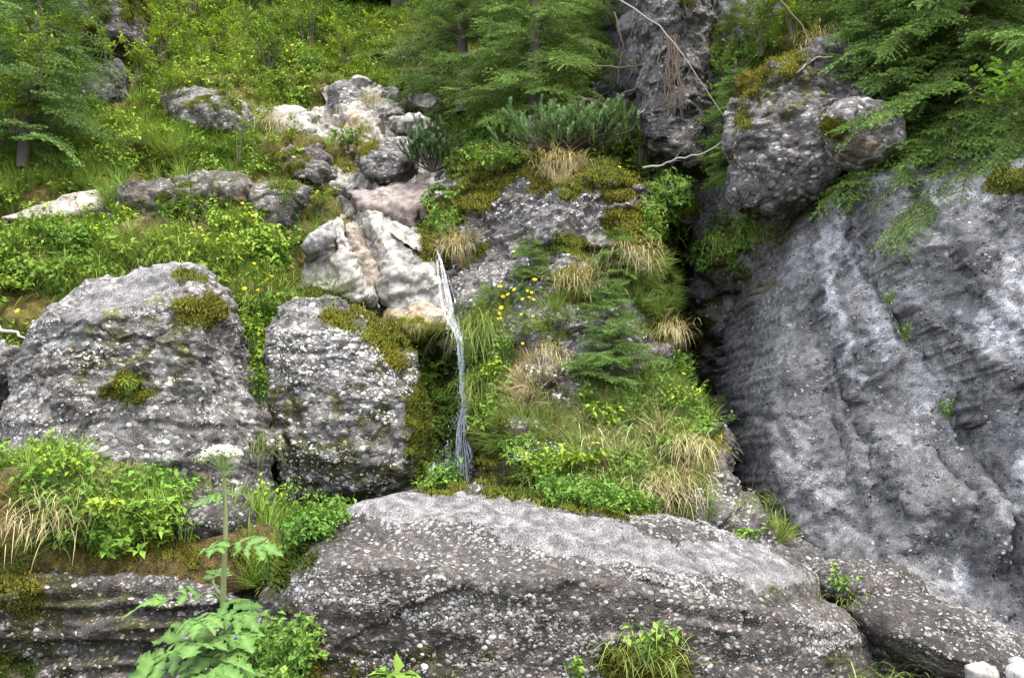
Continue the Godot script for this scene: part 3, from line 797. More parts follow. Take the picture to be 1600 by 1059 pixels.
# ------------------------------------------------------------------ where moss, grass and herbs grow
func plan_growth() -> void:
	for k in ["moss", "rust", "pale", "grass", "herb", "dry", "bare", "thin_moss", "crust"]: cover_map(k)
	var cap := [[800, 250, 140, 34], [920, 268, 120, 44], [985, 345, 48, 32], [740, 300, 90, 36, -35], [690, 350, 34, 60, 15], [1005, 380, 40, 14], [880, 385, 70, 12], [745, 395, 25, 14]]
	var low := [[960, 745, 110, 70], [1000, 690, 150, 80], [850, 750, 80, 50], [780, 720, 45, 60], [690, 670, 62, 120], [930, 450, 100, 36], [1040, 500, 40, 40], [770, 590, 40, 110]]
	grow("moss", 1.0, cap)
	grow("moss", 0.85, low)
	grow("moss", 1.0, [[310, 483, 42, 18], [198, 606, 38, 24], [300, 430, 30, 12], [530, 497, 34, 10], [600, 545, 50, 14, 40], [590, 505, 60, 9, 40]])
	grow("thin_moss", 0.9, [[505, 730, 90, 50], [450, 650, 30, 70], [560, 520, 60, 30, 35], [600, 740, 60, 30]])
	grow("crust", 1.0, [[700, 790, 200, 30], [900, 835, 230, 38, 11], [1150, 880, 140, 34, 14], [180, 470, 130, 40, -28], [270, 430, 60, 20]])
	grow("moss", 0.8, [[25, 915, 45, 50], [20, 856, 90, 18], [230, 862, 120, 16], [10, 1050, 50, 24], [180, 830, 120, 30]])
	grow("thin_moss", 0.9, [[60, 960, 90, 90], [120, 880, 120, 30], [40, 1040, 80, 40]])
	grow("moss", 0.8, [[470, 1050, 110, 26], [1010, 1040, 90, 36]])
	grow("thin_moss", 0.75, [[490, 1030, 130, 34], [1010, 1030, 130, 46], [1240, 925, 70, 26], [430, 930, 40, 40], [520, 820, 34, 40], [700, 1035, 100, 34], [1330, 1035, 60, 30], [200, 960, 120, 40], [100, 1030, 90, 40], [200, 560, 120, 60], [560, 650, 60, 80], [620, 580, 40, 60], [260, 490, 100, 30], [280, 760, 90, 30], [1000, 470, 60, 60], [880, 600, 60, 60], [1230, 140, 60, 50], [1150, 420, 60, 90]])
	grow("bare", 1.0, [[285, 315, 150, 50], [90, 335, 130, 34, -20], [50, 490, 80, 26, -20], [455, 210, 54, 44], [475, 275, 60, 50], [440, 335, 54, 50], [330, 170, 84, 34], [560, 170, 60, 50], [170, 110, 56, 90], [520, 420, 90, 80], [600, 310, 110, 150], [540, 180, 60, 60], [640, 180, 60, 40]])
	grow("moss", 1.0, [[1300, 198, 24, 20], [1590, 290, 50, 26], [1060, 320, 40, 30], [1050, 420, 40, 90], [1090, 530, 20, 50]])
	grow("moss", 0.62, [[1210, 108, 80, 24, -15], [1165, 170, 16, 50]])
	grow("moss", 0.9, [[430, 872, 60, 34]])
	grow("moss", 0.7, [[280, 330, 120, 40], [450, 260, 40, 40], [190, 10, 60, 30], [560, 220, 30, 20], [650, 520, 60, 34], [1180, 360, 60, 30], [1130, 400, 40, 20], [330, 160, 60, 10], [120, 60, 30, 40]])
	grow("rust", 0.9, [[548, 186, 26, 10], [640, 510, 60, 30], [230, 745, 70, 12], [60, 860, 90, 24], [820, 690, 60, 30], [380, 310, 20, 12], [1350, 230, 24, 24]])
	grow("pale", 1.0, [[1300, 450, 14, 90, -6], [1302, 380, 20, 26], [1330, 385, 16, 22], [1376, 520, 18, 60, -14], [1345, 420, 10, 14], [1320, 520, 10, 60, -10], [1568, 510, 46, 60, -20], [1590, 420, 40, 40], [1500, 900, 20, 24], [1450, 630, 14, 20], [1320, 330, 30, 30], [1335, 570, 14, 40, -16], [1600, 740, 20, 40], [1500, 300, 60, 30]])
	grow("grass", 1.0, [[280, 210, 150, 60], [60, 290, 140, 40], [330, 395, 180, 34], [410, 490, 40, 110], [110, 440, 60, 40], [90, 770, 80, 50], [200, 830, 120, 40], [400, 820, 60, 60], [1010, 1030, 60, 40], [510, 440, 50, 26], [430, 880, 60, 50]])
	grow("grass", 0.75, [[770, 560, 44, 120], [930, 450, 90, 26], [850, 500, 40, 30], [1000, 650, 120, 70], [950, 710, 150, 90], [1060, 770, 60, 60], [800, 660, 60, 60], [1030, 450, 40, 60], [1230, 60, 120, 60], [1210, 838, 30, 10, 30], [1170, 140, 26, 90], [580, 230, 30, 20]])
	grow("herb", 1.0, [[30, 400, 130, 60], [60, 130, 100, 90], [300, 350, 60, 20], [420, 390, 70, 40], [400, 570, 36, 120], [470, 800, 70, 60], [90, 760, 70, 40], [190, 820, 120, 50], [40, 600, 26, 60]])
	grow("herb", 0.7, [[770, 590, 44, 80], [870, 725, 80, 44], [950, 650, 60, 40], [1060, 620, 60, 60], [760, 250, 60, 30], [1040, 700, 70, 60], [950, 760, 120, 50], [1030, 300, 40, 80], [1180, 150, 34, 120], [1180, 360, 80, 30], [700, 340, 40, 40], [440, 1030, 90, 40], [690, 690, 40, 80], [1130, 400, 50, 40]])
	grow("dry", 0.8, [[875, 270, 40, 24], [985, 410, 30, 30], [905, 445, 40, 30], [830, 600, 26, 60], [1050, 520, 20, 30], [1050, 760, 60, 60], [960, 690, 110, 60], [1280, 75, 30, 24], [710, 390, 26, 40], [440, 230, 30, 30], [150, 790, 80, 40], [660, 110, 34, 60]])

# ------------------------------------------------------------------ leaf-sized shapes
class Buf:
	var p := PackedVector3Array()
	var n := PackedVector3Array()
	var c := PackedColorArray()
	var i := PackedInt32Array()
	func leaf(b: Vector3, dir: Vector3, up: Vector3, len: float, wid: float, col: Color, fold := 0.25, curl := 0.2) -> void:
		var side := dir.cross(up).normalized()
		var u := side.cross(dir).normalized()
		var k := p.size()
		var m := b + dir * len * 0.45
		p.append(b)
		p.append(m + side * wid * 0.5 + u * wid * fold)
		p.append(m)
		p.append(m - side * wid * 0.5 + u * wid * fold)
		p.append(b + dir * len - u * len * curl)
		n.append(u)
		n.append((u - side * 0.5).normalized())
		n.append(u)
		n.append((u + side * 0.5).normalized())
		n.append((u + dir * 0.5).normalized())
		for q in 5: c.append(col)
		i.append_array([k, k + 2, k + 1, k, k + 3, k + 2, k + 1, k + 2, k + 4, k + 2, k + 3, k + 4])
	func blade(b: Vector3, dir: Vector3, len: float, wid: float, droop: float, c0: Color, c1: Color, seg := 4) -> void:
		var side := dir.cross(Vector3.UP)
		if side.length() < 0.05: side = Vector3(1, 0, 0)
		side = side.normalized()
		var k := p.size()
		var pos := b
		var d := dir.normalized()
		for s in seg + 1:
			var t := s / float(seg)
			var w := wid * (1.0 - t * t)
			var nn := side.cross(d).normalized()
			p.append(pos - side * w * 0.5)
			p.append(pos + side * w * 0.5)
			n.append(nn)
			n.append(nn)
			var cc := c0.lerp(c1, t)
			c.append(cc)
			c.append(cc)
			pos += d * len / seg
			d = (d + Vector3.DOWN * droop / seg).normalized()
		for s in seg:
			var a := k + s * 2
			i.append_array([a, a + 2, a + 3, a, a + 3, a + 1])
	func tri(a: Vector3, b: Vector3, cc: Vector3, nn: Vector3, col: Color) -> void:
		var k := p.size()
		var turned := (cc - a).cross(b - a).dot(nn) < 0.0
		p.append(a)
		p.append(cc if turned else b)
		p.append(b if turned else cc)
		for q in 3:
			n.append(nn)
			c.append(col)
		i.append_array([k, k + 1, k + 2])
	func tube(pts: Array, r0: float, r1: float, col: Color, sides := 5) -> void:
		var k := p.size()
		var m := pts.size()
		var ref := Vector3(0.31, 0.2, 0.93)
		for s in m:
			var a: Vector3 = pts[maxi(s - 1, 0)]
			var b: Vector3 = pts[mini(s + 1, m - 1)]
			var d := (b - a).normalized()
			var x := d.cross(ref).normalized()
			var y := d.cross(x)
			var r := lerpf(r0, r1, s / float(m - 1))
			for q in sides:
				var th := TAU * q / sides
				var nn := x * cos(th) + y * sin(th)
				p.append(pts[s] + nn * r)
				n.append(nn)
				c.append(col)
		for s in m - 1:
			for q in sides:
				var q2 := (q + 1) % sides
				var a := k + s * sides
				i.append_array([a + q, a + sides + q, a + sides + q2, a + q, a + sides + q2, a + q2])
		# close the tip
		for q in range(1, sides - 1):
			var a := k + (m - 1) * sides
			i.append_array([a, a + q + 1, a + q])
	func mesh() -> ArrayMesh:
		var a := []
		a.resize(Mesh.ARRAY_MAX)
		a[Mesh.ARRAY_VERTEX] = p
		a[Mesh.ARRAY_NORMAL] = n
		a[Mesh.ARRAY_COLOR] = c
		a[Mesh.ARRAY_INDEX] = i
		var m := ArrayMesh.new()
		m.add_surface_from_arrays(Mesh.PRIMITIVE_TRIANGLES, a)
		return m

func rdir(flat := 0.0) -> Vector3:
	var v := Vector3(rng.randfn(), rng.randfn() * (1.0 - flat), rng.randfn())
	return v.normalized()

func shade(k: float) -> Color:
	return Color(k, k, k)

func mix(a: Color, b: Color) -> Color:
	return a.lerp(b, rng.randf())

func make_protos() -> void:
	rng.seed = 101
	for v in 3:
		var b := Buf.new()
		for k in 34:
			var a := rng.randf() * TAU
			var out := Vector3(cos(a), 0, sin(a))
			var c := shade(rng.randf_range(0.55, 1.0))
			if rng.randf() < 0.16: c = Color(0.95, 0.8, 0.9) * rng.randf_range(0.8, 1.0)
			b.blade(out * rng.randf_range(0.0, 0.05), (Vector3.UP + out * rng.randf_range(0.1, 0.75)).normalized(), rng.randf_range(0.10, 0.26), rng.randf_range(0.003, 0.006), rng.randf_range(0.4, 1.6), c * 0.9, c)
		protos["grass%d" % v] = b.mesh()
	for v in 3:
		var b := Buf.new()
		for k in 9:
			var a := rng.randf() * TAU
			var out := Vector3(cos(a), 0, sin(a))
			var h := rng.randf_range(0.06, 0.2)
			var p0 := out * rng.randf_range(0.0, 0.05)
			var top := p0 + Vector3.UP * h + out * rng.randf_range(0.02, 0.1)
			b.tube([p0, p0.lerp(top, 0.5) + out * 0.01, top], 0.002, 0.001, Color(0.8, 0.7, 0.8), 3)
			for l in 7:
				var t := rng.randf_range(0.35, 1.0)
				var lo := (rdir(0.6) + out * 0.3 + Vector3.UP * 0.15).normalized()
				b.leaf(p0.lerp(top, t), lo, Vector3.UP + rdir() * 0.4, rng.randf_range(0.025, 0.055), rng.randf_range(0.015, 0.03), shade(rng.randf_range(0.6, 1.0)))
		protos["herb%d" % v] = b.mesh()
	for v in 2:                                        # moss: a tiny fuzzy cushion
		var b := Buf.new()
		for k in 40:
			var o := Vector3(rng.randfn() * 0.016, 0, rng.randfn() * 0.016)
			var d := (Vector3.UP + rdir() * 0.7).normalized()
			var s := d.cross(rdir()).normalized() * 0.0022
			b.tri(o - s, o + s, o + d * rng.randf_range(0.008, 0.02), (d + Vector3.UP).normalized(), shade(rng.randf_range(0.5, 1.0)))
		protos["moss%d" % v] = b.mesh()
	for v in 4:                                        # pebbles: worn, slightly flattened stones
		var s := SphereMesh.new()
		s.radius = 1.0
		s.height = 2.0
		s.radial_segments = 9
		s.rings = 5
		var arr := s.surface_get_arrays(0)
		var pp: PackedVector3Array = arr[Mesh.ARRAY_VERTEX]
		var nz := noise(200 + v, 0.75, 2)
		for i in pp.size():
			pp[i] *= 1.0 + 0.5 * nz.get_noise_3dv(pp[i])
		var pi: PackedInt32Array = arr[Mesh.ARRAY_INDEX]
		var pn: PackedVector3Array = arr[Mesh.ARRAY_NORMAL]
		var cc := PackedColorArray()
		cc.resize(pp.size())
		cc.fill(Color.WHITE)
		protos["pebble%d" % v] = arr_mesh(pp, pn, cc, pi)
	for v in 3:                                        # a flat spray of spruce twigs along +x
		var b := Buf.new()
		spray_twig(b, Vector3.ZERO, Vector3(1, 0, 0), 0.36, v == 2)
		for k in 5:
			for sg in [-1.0, 1.0]:
				var t: float = 0.04 + 0.062 * k + rng.randf() * 0.02
				var d := Vector3(0.75, rng.randf_range(-0.2, 0.05), sg * rng.randf_range(0.6, 0.9)).normalized()
				spray_twig(b, Vector3(t, 0, 0), d, (0.19 - 0.024 * k) * rng.randf_range(0.8, 1.15), v == 2)
		protos["spray%d" % v] = b.mesh()
	for v in 2:                                        # an upright dwarf pine shoot
		var b := Buf.new()
		b.tube([Vector3.ZERO, Vector3(0.005, 0.12, 0), Vector3(0, 0.2, 0)], 0.006, 0.004, Color(0.55, 0.4, 0.35), 4)
		for k in 230:
			var t := rng.randf()
			var a := rng.randf() * TAU
			var out := Vector3(cos(a), rng.randf_range(0.15, 0.9) + t * 0.5, sin(a)).normalized()
			var o := Vector3(0, 0.03 + 0.17 * t, 0)
			var s := out.cross(Vector3.UP).normalized() * 0.0024
			b.tri(o - s, o + s, o + out * rng.randf_range(0.035, 0.055), (out + Vector3.UP).normalized(), shade(rng.randf_range(0.55, 1.0)))
		protos["pine%d" % v] = b.mesh()

func spray_twig(b: Buf, o: Vector3, d: Vector3, len: float, bare: bool) -> void:
	var e := o + d * len + Vector3(0, -len * 0.12, 0)
	b.tube([o, o.lerp(e, 0.5) + Vector3(0, len * 0.03, 0), e], 0.0022, 0.001, Color(0.62, 0.45, 0.42), 3)
	var cnt := int(len * (300.0 if not bare else 80.0))
	for k in cnt:
		var t := rng.randf()
		var q := o.lerp(e, t)
		var a := (d + rdir() * 1.05).normalized()
		var s := a.cross(rdir()).normalized() * 0.0034
		var nn := s.cross(a).normalized()
		if nn.y < 0.0: nn = -nn
		var c := shade(rng.randf_range(0.5, 0.85))
		if t > 0.72: c = Color(0.95, 1.0, 0.85) * rng.randf_range(0.85, 1.0)
		b.tri(q - s, q + s, q + a * rng.randf_range(0.012, 0.02), (nn + Vector3.UP * 0.4).normalized(), c)

# ------------------------------------------------------------------ growth on the surfaces
func on_surface(names: Array, kind: String, density: float, smin: float, smax: float, align: float, ca: Color, cb: Color, up_min := -1.0, sink := 0.0, patchy := false) -> Array:
	var bare: PackedFloat32Array = cover["bare"]
	var xf := []
	var cols := []
	for nm in names:
		var s: Dictionary = surf[nm]
		var p: PackedVector3Array = s.p
		var n: PackedVector3Array = s.n
		var w: PackedInt32Array = s.w
		var o: Vector3 = s.o
		var every: bool = kind == ""
		var map: PackedFloat32Array = PackedFloat32Array() if every else cover[kind]
		var k: float = density * s.area
		for i in p.size():
			var pr := k if every else k * map[w[i]]
			if pr <= 0.0 or rng.randf() > pr: continue
			if n[i].y < up_min: continue
			var v := p[i] + o
			if nm == "hillside" and bare[w[i]] > 0.4 and rng.randf() < 0.85: continue
			if patchy and n_mid.get_noise_3dv(v * 1.4) * 0.6 + n_fine.get_noise_3dv(v * 0.8) * 0.8 + map[w[i]] < 0.62: continue
			if every:
				var sp := seen(v)
				if sp.x < -260 or sp.x > 1860 or sp.y < -320 or sp.y > 1150: continue
			var up := Vector3.UP.lerp(n[i], align)
			up = (up + rdir() * 0.15).normalized()
			var x := up.cross(rdir()).normalized()
			var sc := rng.randf_range(smin, smax)
			if patchy: sc *= lerpf(0.5, 1.15, map[w[i]])
			var bs := Basis(x, up, x.cross(up)) * sc
			var hue := clampf(0.5 + 0.8 * n_var.get_noise_3dv(v * 0.5) + rng.randfn() * 0.2, 0.0, 1.0)
			xf.append(Transform3D(bs, v - n[i] * sink * sc))
			cols.append(ca.lerp(cb, hue))
	return [xf, cols]

func lay(called: String, label: String, category: String, piece: String, proto: String, variants: int, mat: String, xc: Array, parent: Node = null, origin := Vector3.ZERO) -> void:
	# the growth of one kind, shared out over its variants
	var root := parent
	if root == null:
		root = base(called, Vector3.ZERO)
		tag(root, label, category, "", "stuff")
	for v in variants:
		var xs := []
		var cs := []
		for i in range(v, xc[0].size(), variants):
			xs.append(xc[0][i])
			cs.append(xc[1][i])
		if xs.is_empty(): continue
		var o := many(piece, protos["%s%d" % [proto, v]], M[mat], xs, cs, root, origin)
		o.set_meta("kind", "stuff")

# ------------------------------------------------------------------ single plants
func spruce(px: float, py: float, d: float, height: float, reach: float, from: float, label: String, seed_: int, opt := {}) -> void:
	rng.seed = seed_
	var o := at(px, py, d)
	var root := base(opt.get("called", "spruce_tree"), o)
	tag(root, label, "tree", "", "")
	var lean: Vector3 = opt.get("lean", Vector3.ZERO)
	var tr: float = opt.get("trunk", 0.018 * height)
	var tb := Buf.new()
	var pts := []
	for k in 9:
		var t := k / 8.0
		pts.append(Vector3(0.02 * sin(t * 7.0 + seed_), -0.25 + t * (height + 0.25), 0.02 * cos(t * 5.0)) + lean * t * t * height)
	tb.tube(pts, tr, 0.008, Color(0.085, 0.07, 0.06), 9)
	put("trunk", tb.mesh(), M.bark, root)
	var br := Buf.new()
	var xs := []
	var cs := []
	var dark: Color = opt.get("dark", Color(0.095, 0.165, 0.04))
	var fresh: Color = opt.get("fresh", Color(0.19, 0.31, 0.06))
	var dens: float = opt.get("dens", 1.0)
	var droop: float = opt.get("droop", 0.35)
	var boughs: bool = opt.get("boughs", false)
	var y := from
	var bare: float = opt.get("bare", 0.08)
	var low: float = opt.get("low", 0.0)
	while y < height * 0.98:
		var f := (y - from) / (height - from)
		var L := reach * (pow(1.0 - f, 0.8)) * (0.62 + 0.38 * minf(1.0, f * 6.0 + 0.4))
		var nb := 5 + rng.randi() % 2
		var a0 := rng.randf() * TAU
		for k in nb:
			var a := a0 + TAU * k / nb + rng.randf_range(-0.35, 0.35)
			var out := Vector3(cos(a), 0, sin(a))
			var len := L * rng.randf_range(0.65, 1.12)
			var p := Vector3(0, y + rng.randf_range(-0.12, 0.12), 0) + lean * pow(y / height, 2.0) * height
			var dir := (out + Vector3.UP * (lerpf(-0.15 - low, 0.5, f) + rng.randfn() * 0.2)).normalized()
			var bp := [p]
			var sg := 5
			for s in sg:
				p += dir * len / sg
				dir = (dir + Vector3.DOWN * droop / sg * (1.0 if s < 3 else -0.6)).normalized()
				bp.append(p)
			if boughs: br = Buf.new()
			br.tube(bp, 0.004 + 0.007 * len * minf(1.0, height / 2.0), 0.002, Color(0.075, 0.06, 0.052), 4)
			if boughs: put("branch", br.mesh(), M.bark, root)
			var m := int(len / (0.032 * float(opt.get("spray", 1.0))) * dens)
			var tone := rng.randf_range(0.75, 1.2)
			for s in m:
				var t := 0.02 + 0.98 * (s + rng.randf()) / maxf(m, 1)
				if rng.randf() > 0.6 + t: continue
				var q := t * sg
				var bi := mini(int(q), sg - 1)
				var b0: Vector3 = bp[bi]
				var b1: Vector3 = bp[bi + 1]
				var pos := b0.lerp(b1, q - bi)
				var ax := (b1 - b0).normalized()
				var side := ax.cross(Vector3.UP).normalized() * (1.0 if s % 2 == 0 else -1.0)
				if t > 0.93: side *= 0.1
				var dx := (ax * 0.7 + side * rng.randf_range(0.5, 1.0) + Vector3.DOWN * rng.randf_range(-0.15, 0.45)).normalized()
				var uy := (Vector3.UP + rdir() * 0.3).normalized()
				var dz := dx.cross(uy).normalized()
				uy = dz.cross(dx)
				var sc := rng.randf_range(0.55, 1.1) * float(opt.get("spray", 1.0)) * (1.15 - 0.45 * f)
				xs.append(Transform3D(Basis(dx * sc, uy * sc, dz * sc), pos))
				cs.append(dark.lerp(fresh, rng.randf_range(0.15, 1.0)) * tone)
		y += rng.randf_range(0.13, 0.21) * float(opt.get("gap", 1.0))
	if not boughs: put("branches", br.mesh(), M.bark, root)
	for v in 3:
		var x2 := []
		var c2 := []
		for i in xs.size():
			var kind := 2 if (hash(i) % 1000) / 1000.0 < bare else i % 2
			if kind == v:
				x2.append(xs[i])
				c2.append(cs[i])
		if x2.size() > 0:
			var c := many("crown" if v < 2 else "bare_twigs", protos["spray%d" % v], M.needle, x2, c2, root)
			c.set_meta("kind", "stuff")

func pine(px: float, py: float, d: float, w: float, h: float, count: int, label: String, seed_: int, col: Color) -> void:
	rng.seed = seed_
	var root := base("dwarf_pine", at(px, py, d))
	tag(root, label, "shrub")
	var br := Buf.new()
	var xs := []
	var cs := []
	for k in count:
		var a := rng.randf() * TAU
		var r := sqrt(rng.randf())
		var e := Vector3(cos(a) * r * w, h * rng.randf_range(0.25, 1.0) * (1.0 - 0.35 * r), sin(a) * r * w * 0.5)
		var m := Vector3(e.x * 0.55, e.y * 0.2, e.z * 0.6)
		br.tube([Vector3(e.x * 0.05, -0.05, 0), m, e.lerp(m, 0.35) + Vector3(e.x * 0.08, -0.02, 0), e], 0.012, 0.005, Color(0.07, 0.055, 0.045), 4)
		for s in 11:
			var pos := e if s == 0 else e.lerp(m, rng.randf_range(0.05, 0.8)) + rdir() * 0.11
			var up := (Vector3.UP + rdir() * 0.6 + Vector3(e.x, 0, e.z) * 0.3).normalized()
			var x := up.cross(rdir()).normalized()
			var sc := rng.randf_range(0.45, 0.85)
			xs.append(Transform3D(Basis(x, up, x.cross(up)) * sc, pos))
			cs.append(col * rng.randf_range(0.7, 1.25))
	put("branches", br.mesh(), M.bark, root)
	lay("", "", "", "needles", "pine", 2, "needle", [xs, cs], root)

func shrub(px: float, py: float, d: float, h: float, spread: float, stems: int, leaves: int, size: float, label: String, seed_: int, ca: Color, cb: Color, opt := {}) -> void:
	rng.seed = seed_
	var root := base(opt.get("called", "shrub"), at(px, py, d))
	tag(root, label, opt.get("category", "shrub"), opt.get("group", ""))
	var lean: Vector3 = opt.get("lean", Vector3.ZERO)
	var st := Buf.new()
	var lf := Buf.new()
	for k in stems:
		var a := rng.randf() * TAU
		var out := Vector3(cos(a), 0, sin(a)) * spread * sqrt(rng.randf())
		var e := Vector3(0, h * rng.randf_range(0.7, 1.0), 0) + out + lean * h
		var b0 := out * 0.08 - Vector3(0, 0.06, 0)
		var m := b0.lerp(e, 0.5) - out * 0.22 + rdir() * 0.04 * h
		var pts := [b0, b0.lerp(m, 0.5), m, m.lerp(e, 0.55) + rdir() * 0.03 * h, e]
		st.tube(pts, 0.004 + 0.006 * h, 0.0015, opt.get("bark", Color(0.085, 0.07, 0.05)), 4)
		var twigs := maxi(3, int(leaves / 7.0))
		for t in twigs:
			var f := rng.randf_range(float(opt.get("from", 0.3)), 1.0)
			var q := f * 4.0
			var bi := mini(int(q), 3)
			var o: Vector3 = pts[bi].lerp(pts[bi + 1], q - bi)
			var dir := (rdir(0.45) + Vector3.UP * 0.3 + (e - b0).normalized() * 0.5).normalized()
			var tl := h * rng.randf_range(0.12, 0.3) * (1.25 - f * 0.6) * float(opt.get("twig", 1.0))
			var te := o + dir * tl
			st.tube([o, o.lerp(te, 0.5) + Vector3.UP * 0.01, te], 0.003, 0.001, opt.get("bark", Color(0.085, 0.07, 0.05)), 3)
			var tone := rng.randf()
			for l in 7:
				var u := (l + 1) / 7.0
				var sd := dir.cross(Vector3.UP).normalized() * (1.0 if l % 2 == 0 else -1.0)
				if l == 6: sd *= 0.0
				var ld := (dir * 0.6 + sd * 0.9 + rdir() * 0.35).normalized()
				lf.leaf(o.lerp(te, u), ld, Vector3.UP + rdir() * 0.5, size * rng.randf_range(0.7, 1.2), size * rng.randf_range(0.45, 0.65), ca.lerp(cb, clampf(tone + rng.randfn() * 0.25, 0, 1)) * rng.randf_range(0.8, 1.15), 0.15, 0.15)
	put("stems", st.mesh(), M.bark, root)
	put("leaves", lf.mesh(), M.leaf, root)

func herb(px: float, py: float, d: float, h: float, spread: float, stems: int, ll: float, lw: float, label: String, seed_: int, ca: Color, cb: Color, opt := {}) -> void:
	# a leafy clump: arching stems with broad leaves, white blossom when asked
	rng.seed = seed_
	var root := base(opt.get("called", "leafy_herb"), at(px, py, d))
	tag(root, label, opt.get("category", "plant"), opt.get("group", ""))
	var st := Buf.new()
	var lf := Buf.new()
	var fl := Buf.new()
	for k in stems:
		var a := rng.randf() * TAU
		var out := Vector3(cos(a), 0, sin(a) * 0.8 + 0.25) * spread * sqrt(rng.randf())
		var e := out + Vector3(0, h * rng.randf_range(0.45, 1.0), 0)
		var b0 := out * 0.25 - Vector3(0, 0.05, 0)
		var m := b0.lerp(e, 0.5) + Vector3(0, h * 0.12, 0)
		st.tube([b0, m, e], 0.004, 0.002, Color(0.09, 0.14, 0.04), 4)
		for l in int(opt.get("leaves", 9)):
			var t := rng.randf_range(0.25, 1.0)
			var o := b0.lerp(m, t * 2.0) if t < 0.5 else m.lerp(e, t * 2.0 - 1.0)
			var ld := (rdir(0.6) + out.normalized() * 0.4 + Vector3.DOWN * 0.1).normalized()
			lf.leaf(o, ld, Vector3.UP + rdir() * 0.4, ll * rng.randf_range(0.6, 1.15), lw * rng.randf_range(0.7, 1.1), mix(ca, cb) * rng.randf_range(0.75, 1.2), 0.14, 0.25)
		if opt.has("blossom") and rng.randf() < float(opt.blossom):
			for f in 14:
				var o := e + Vector3(rng.randfn(), rng.randfn() * 0.4, rng.randfn()) * 0.03 + Vector3(0, 0.02, 0)
				for q in 5:
					var dd := (Vector3(cos(q * 1.2566), 0.3, sin(q * 1.2566)) + rdir() * 0.2).normalized()
					fl.leaf(o, dd, Vector3.UP, 0.009, 0.006, Color(0.85, 0.86, 0.83), 0.05, 0.0)
	put("stems", st.mesh(), M.leaf, root)
	put("leaves", lf.mesh(), M.leaf, root)
	if fl.p.size() > 0: put("blossom", fl.mesh(), M.petal, root)

func tuft(px: float, py: float, d: float, len: float, count: int, spread: float, droop: float, label: String, seed_: int, ca: Color, cb: Color, toward := Vector3(0, 0.35, 0.8)) -> void:
	rng.seed = seed_
	var root := base("grass_tuft", at(px, py, d))
	tag(root, label, "grass tuft")
	var b := Buf.new()
	for k in count:
		var o := Vector3(rng.randfn() * spread * 1.35, rng.randfn() * spread * 0.6 - 0.02, rng.randfn() * spread * 0.4)
		var dir := (toward + Vector3(rng.randfn() * 0.8, rng.randfn() * 0.45, rng.randfn() * 0.35)).normalized()
		var c := mix(ca, cb) * rng.randf_range(0.75, 1.2)
		b.blade(o, dir, len * rng.randf_range(0.25, 1.2), rng.randf_range(0.003, 0.006), droop * rng.randf_range(0.3, 1.5), c, c * 1.1, 6)
	put("blades", b.mesh(), M.grass, root).set_meta("kind", "stuff")

func stick(pts: Array, r0: float, r1: float, label: String, seed_: int, twigs: int, col: Color, called := "dead_branch") -> void:
	rng.seed = seed_
	var o := at(pts[0][0], pts[0][1], pts[0][2])
	var root := base(called, o)
	tag(root, label, "branch")
	var q := []
	for p in pts: q.append(at(p[0], p[1], p[2]) - o)
	var cv := []
	for i in q.size() - 1:
		for s in 4:
			var t := s / 4.0
			cv.append(q[i].lerp(q[i + 1], t) + rdir() * r0 * 0.8)
	cv.append(q[-1])
	var b := Buf.new()
	b.tube(cv, r0, r1, col, 6)
	put("limb", b.mesh(), M.bark, root)
	for t in twigs:
		var k := 1 + rng.randi() % (cv.size() - 2)
		var dir: Vector3 = ((cv[k + 1] - cv[k]).normalized() + rdir() * 0.9).normalized()
		var tb := Buf.new()
		var L := rng.randf_range(0.1, 0.3)
		tb.tube([cv[k], cv[k] + dir * L * 0.5 + rdir() * 0.01, cv[k] + dir * L + Vector3.DOWN * 0.02], r1 * 0.8, 0.001, col * 0.9, 4)
		put("twig", tb.mesh(), M.bark, root)

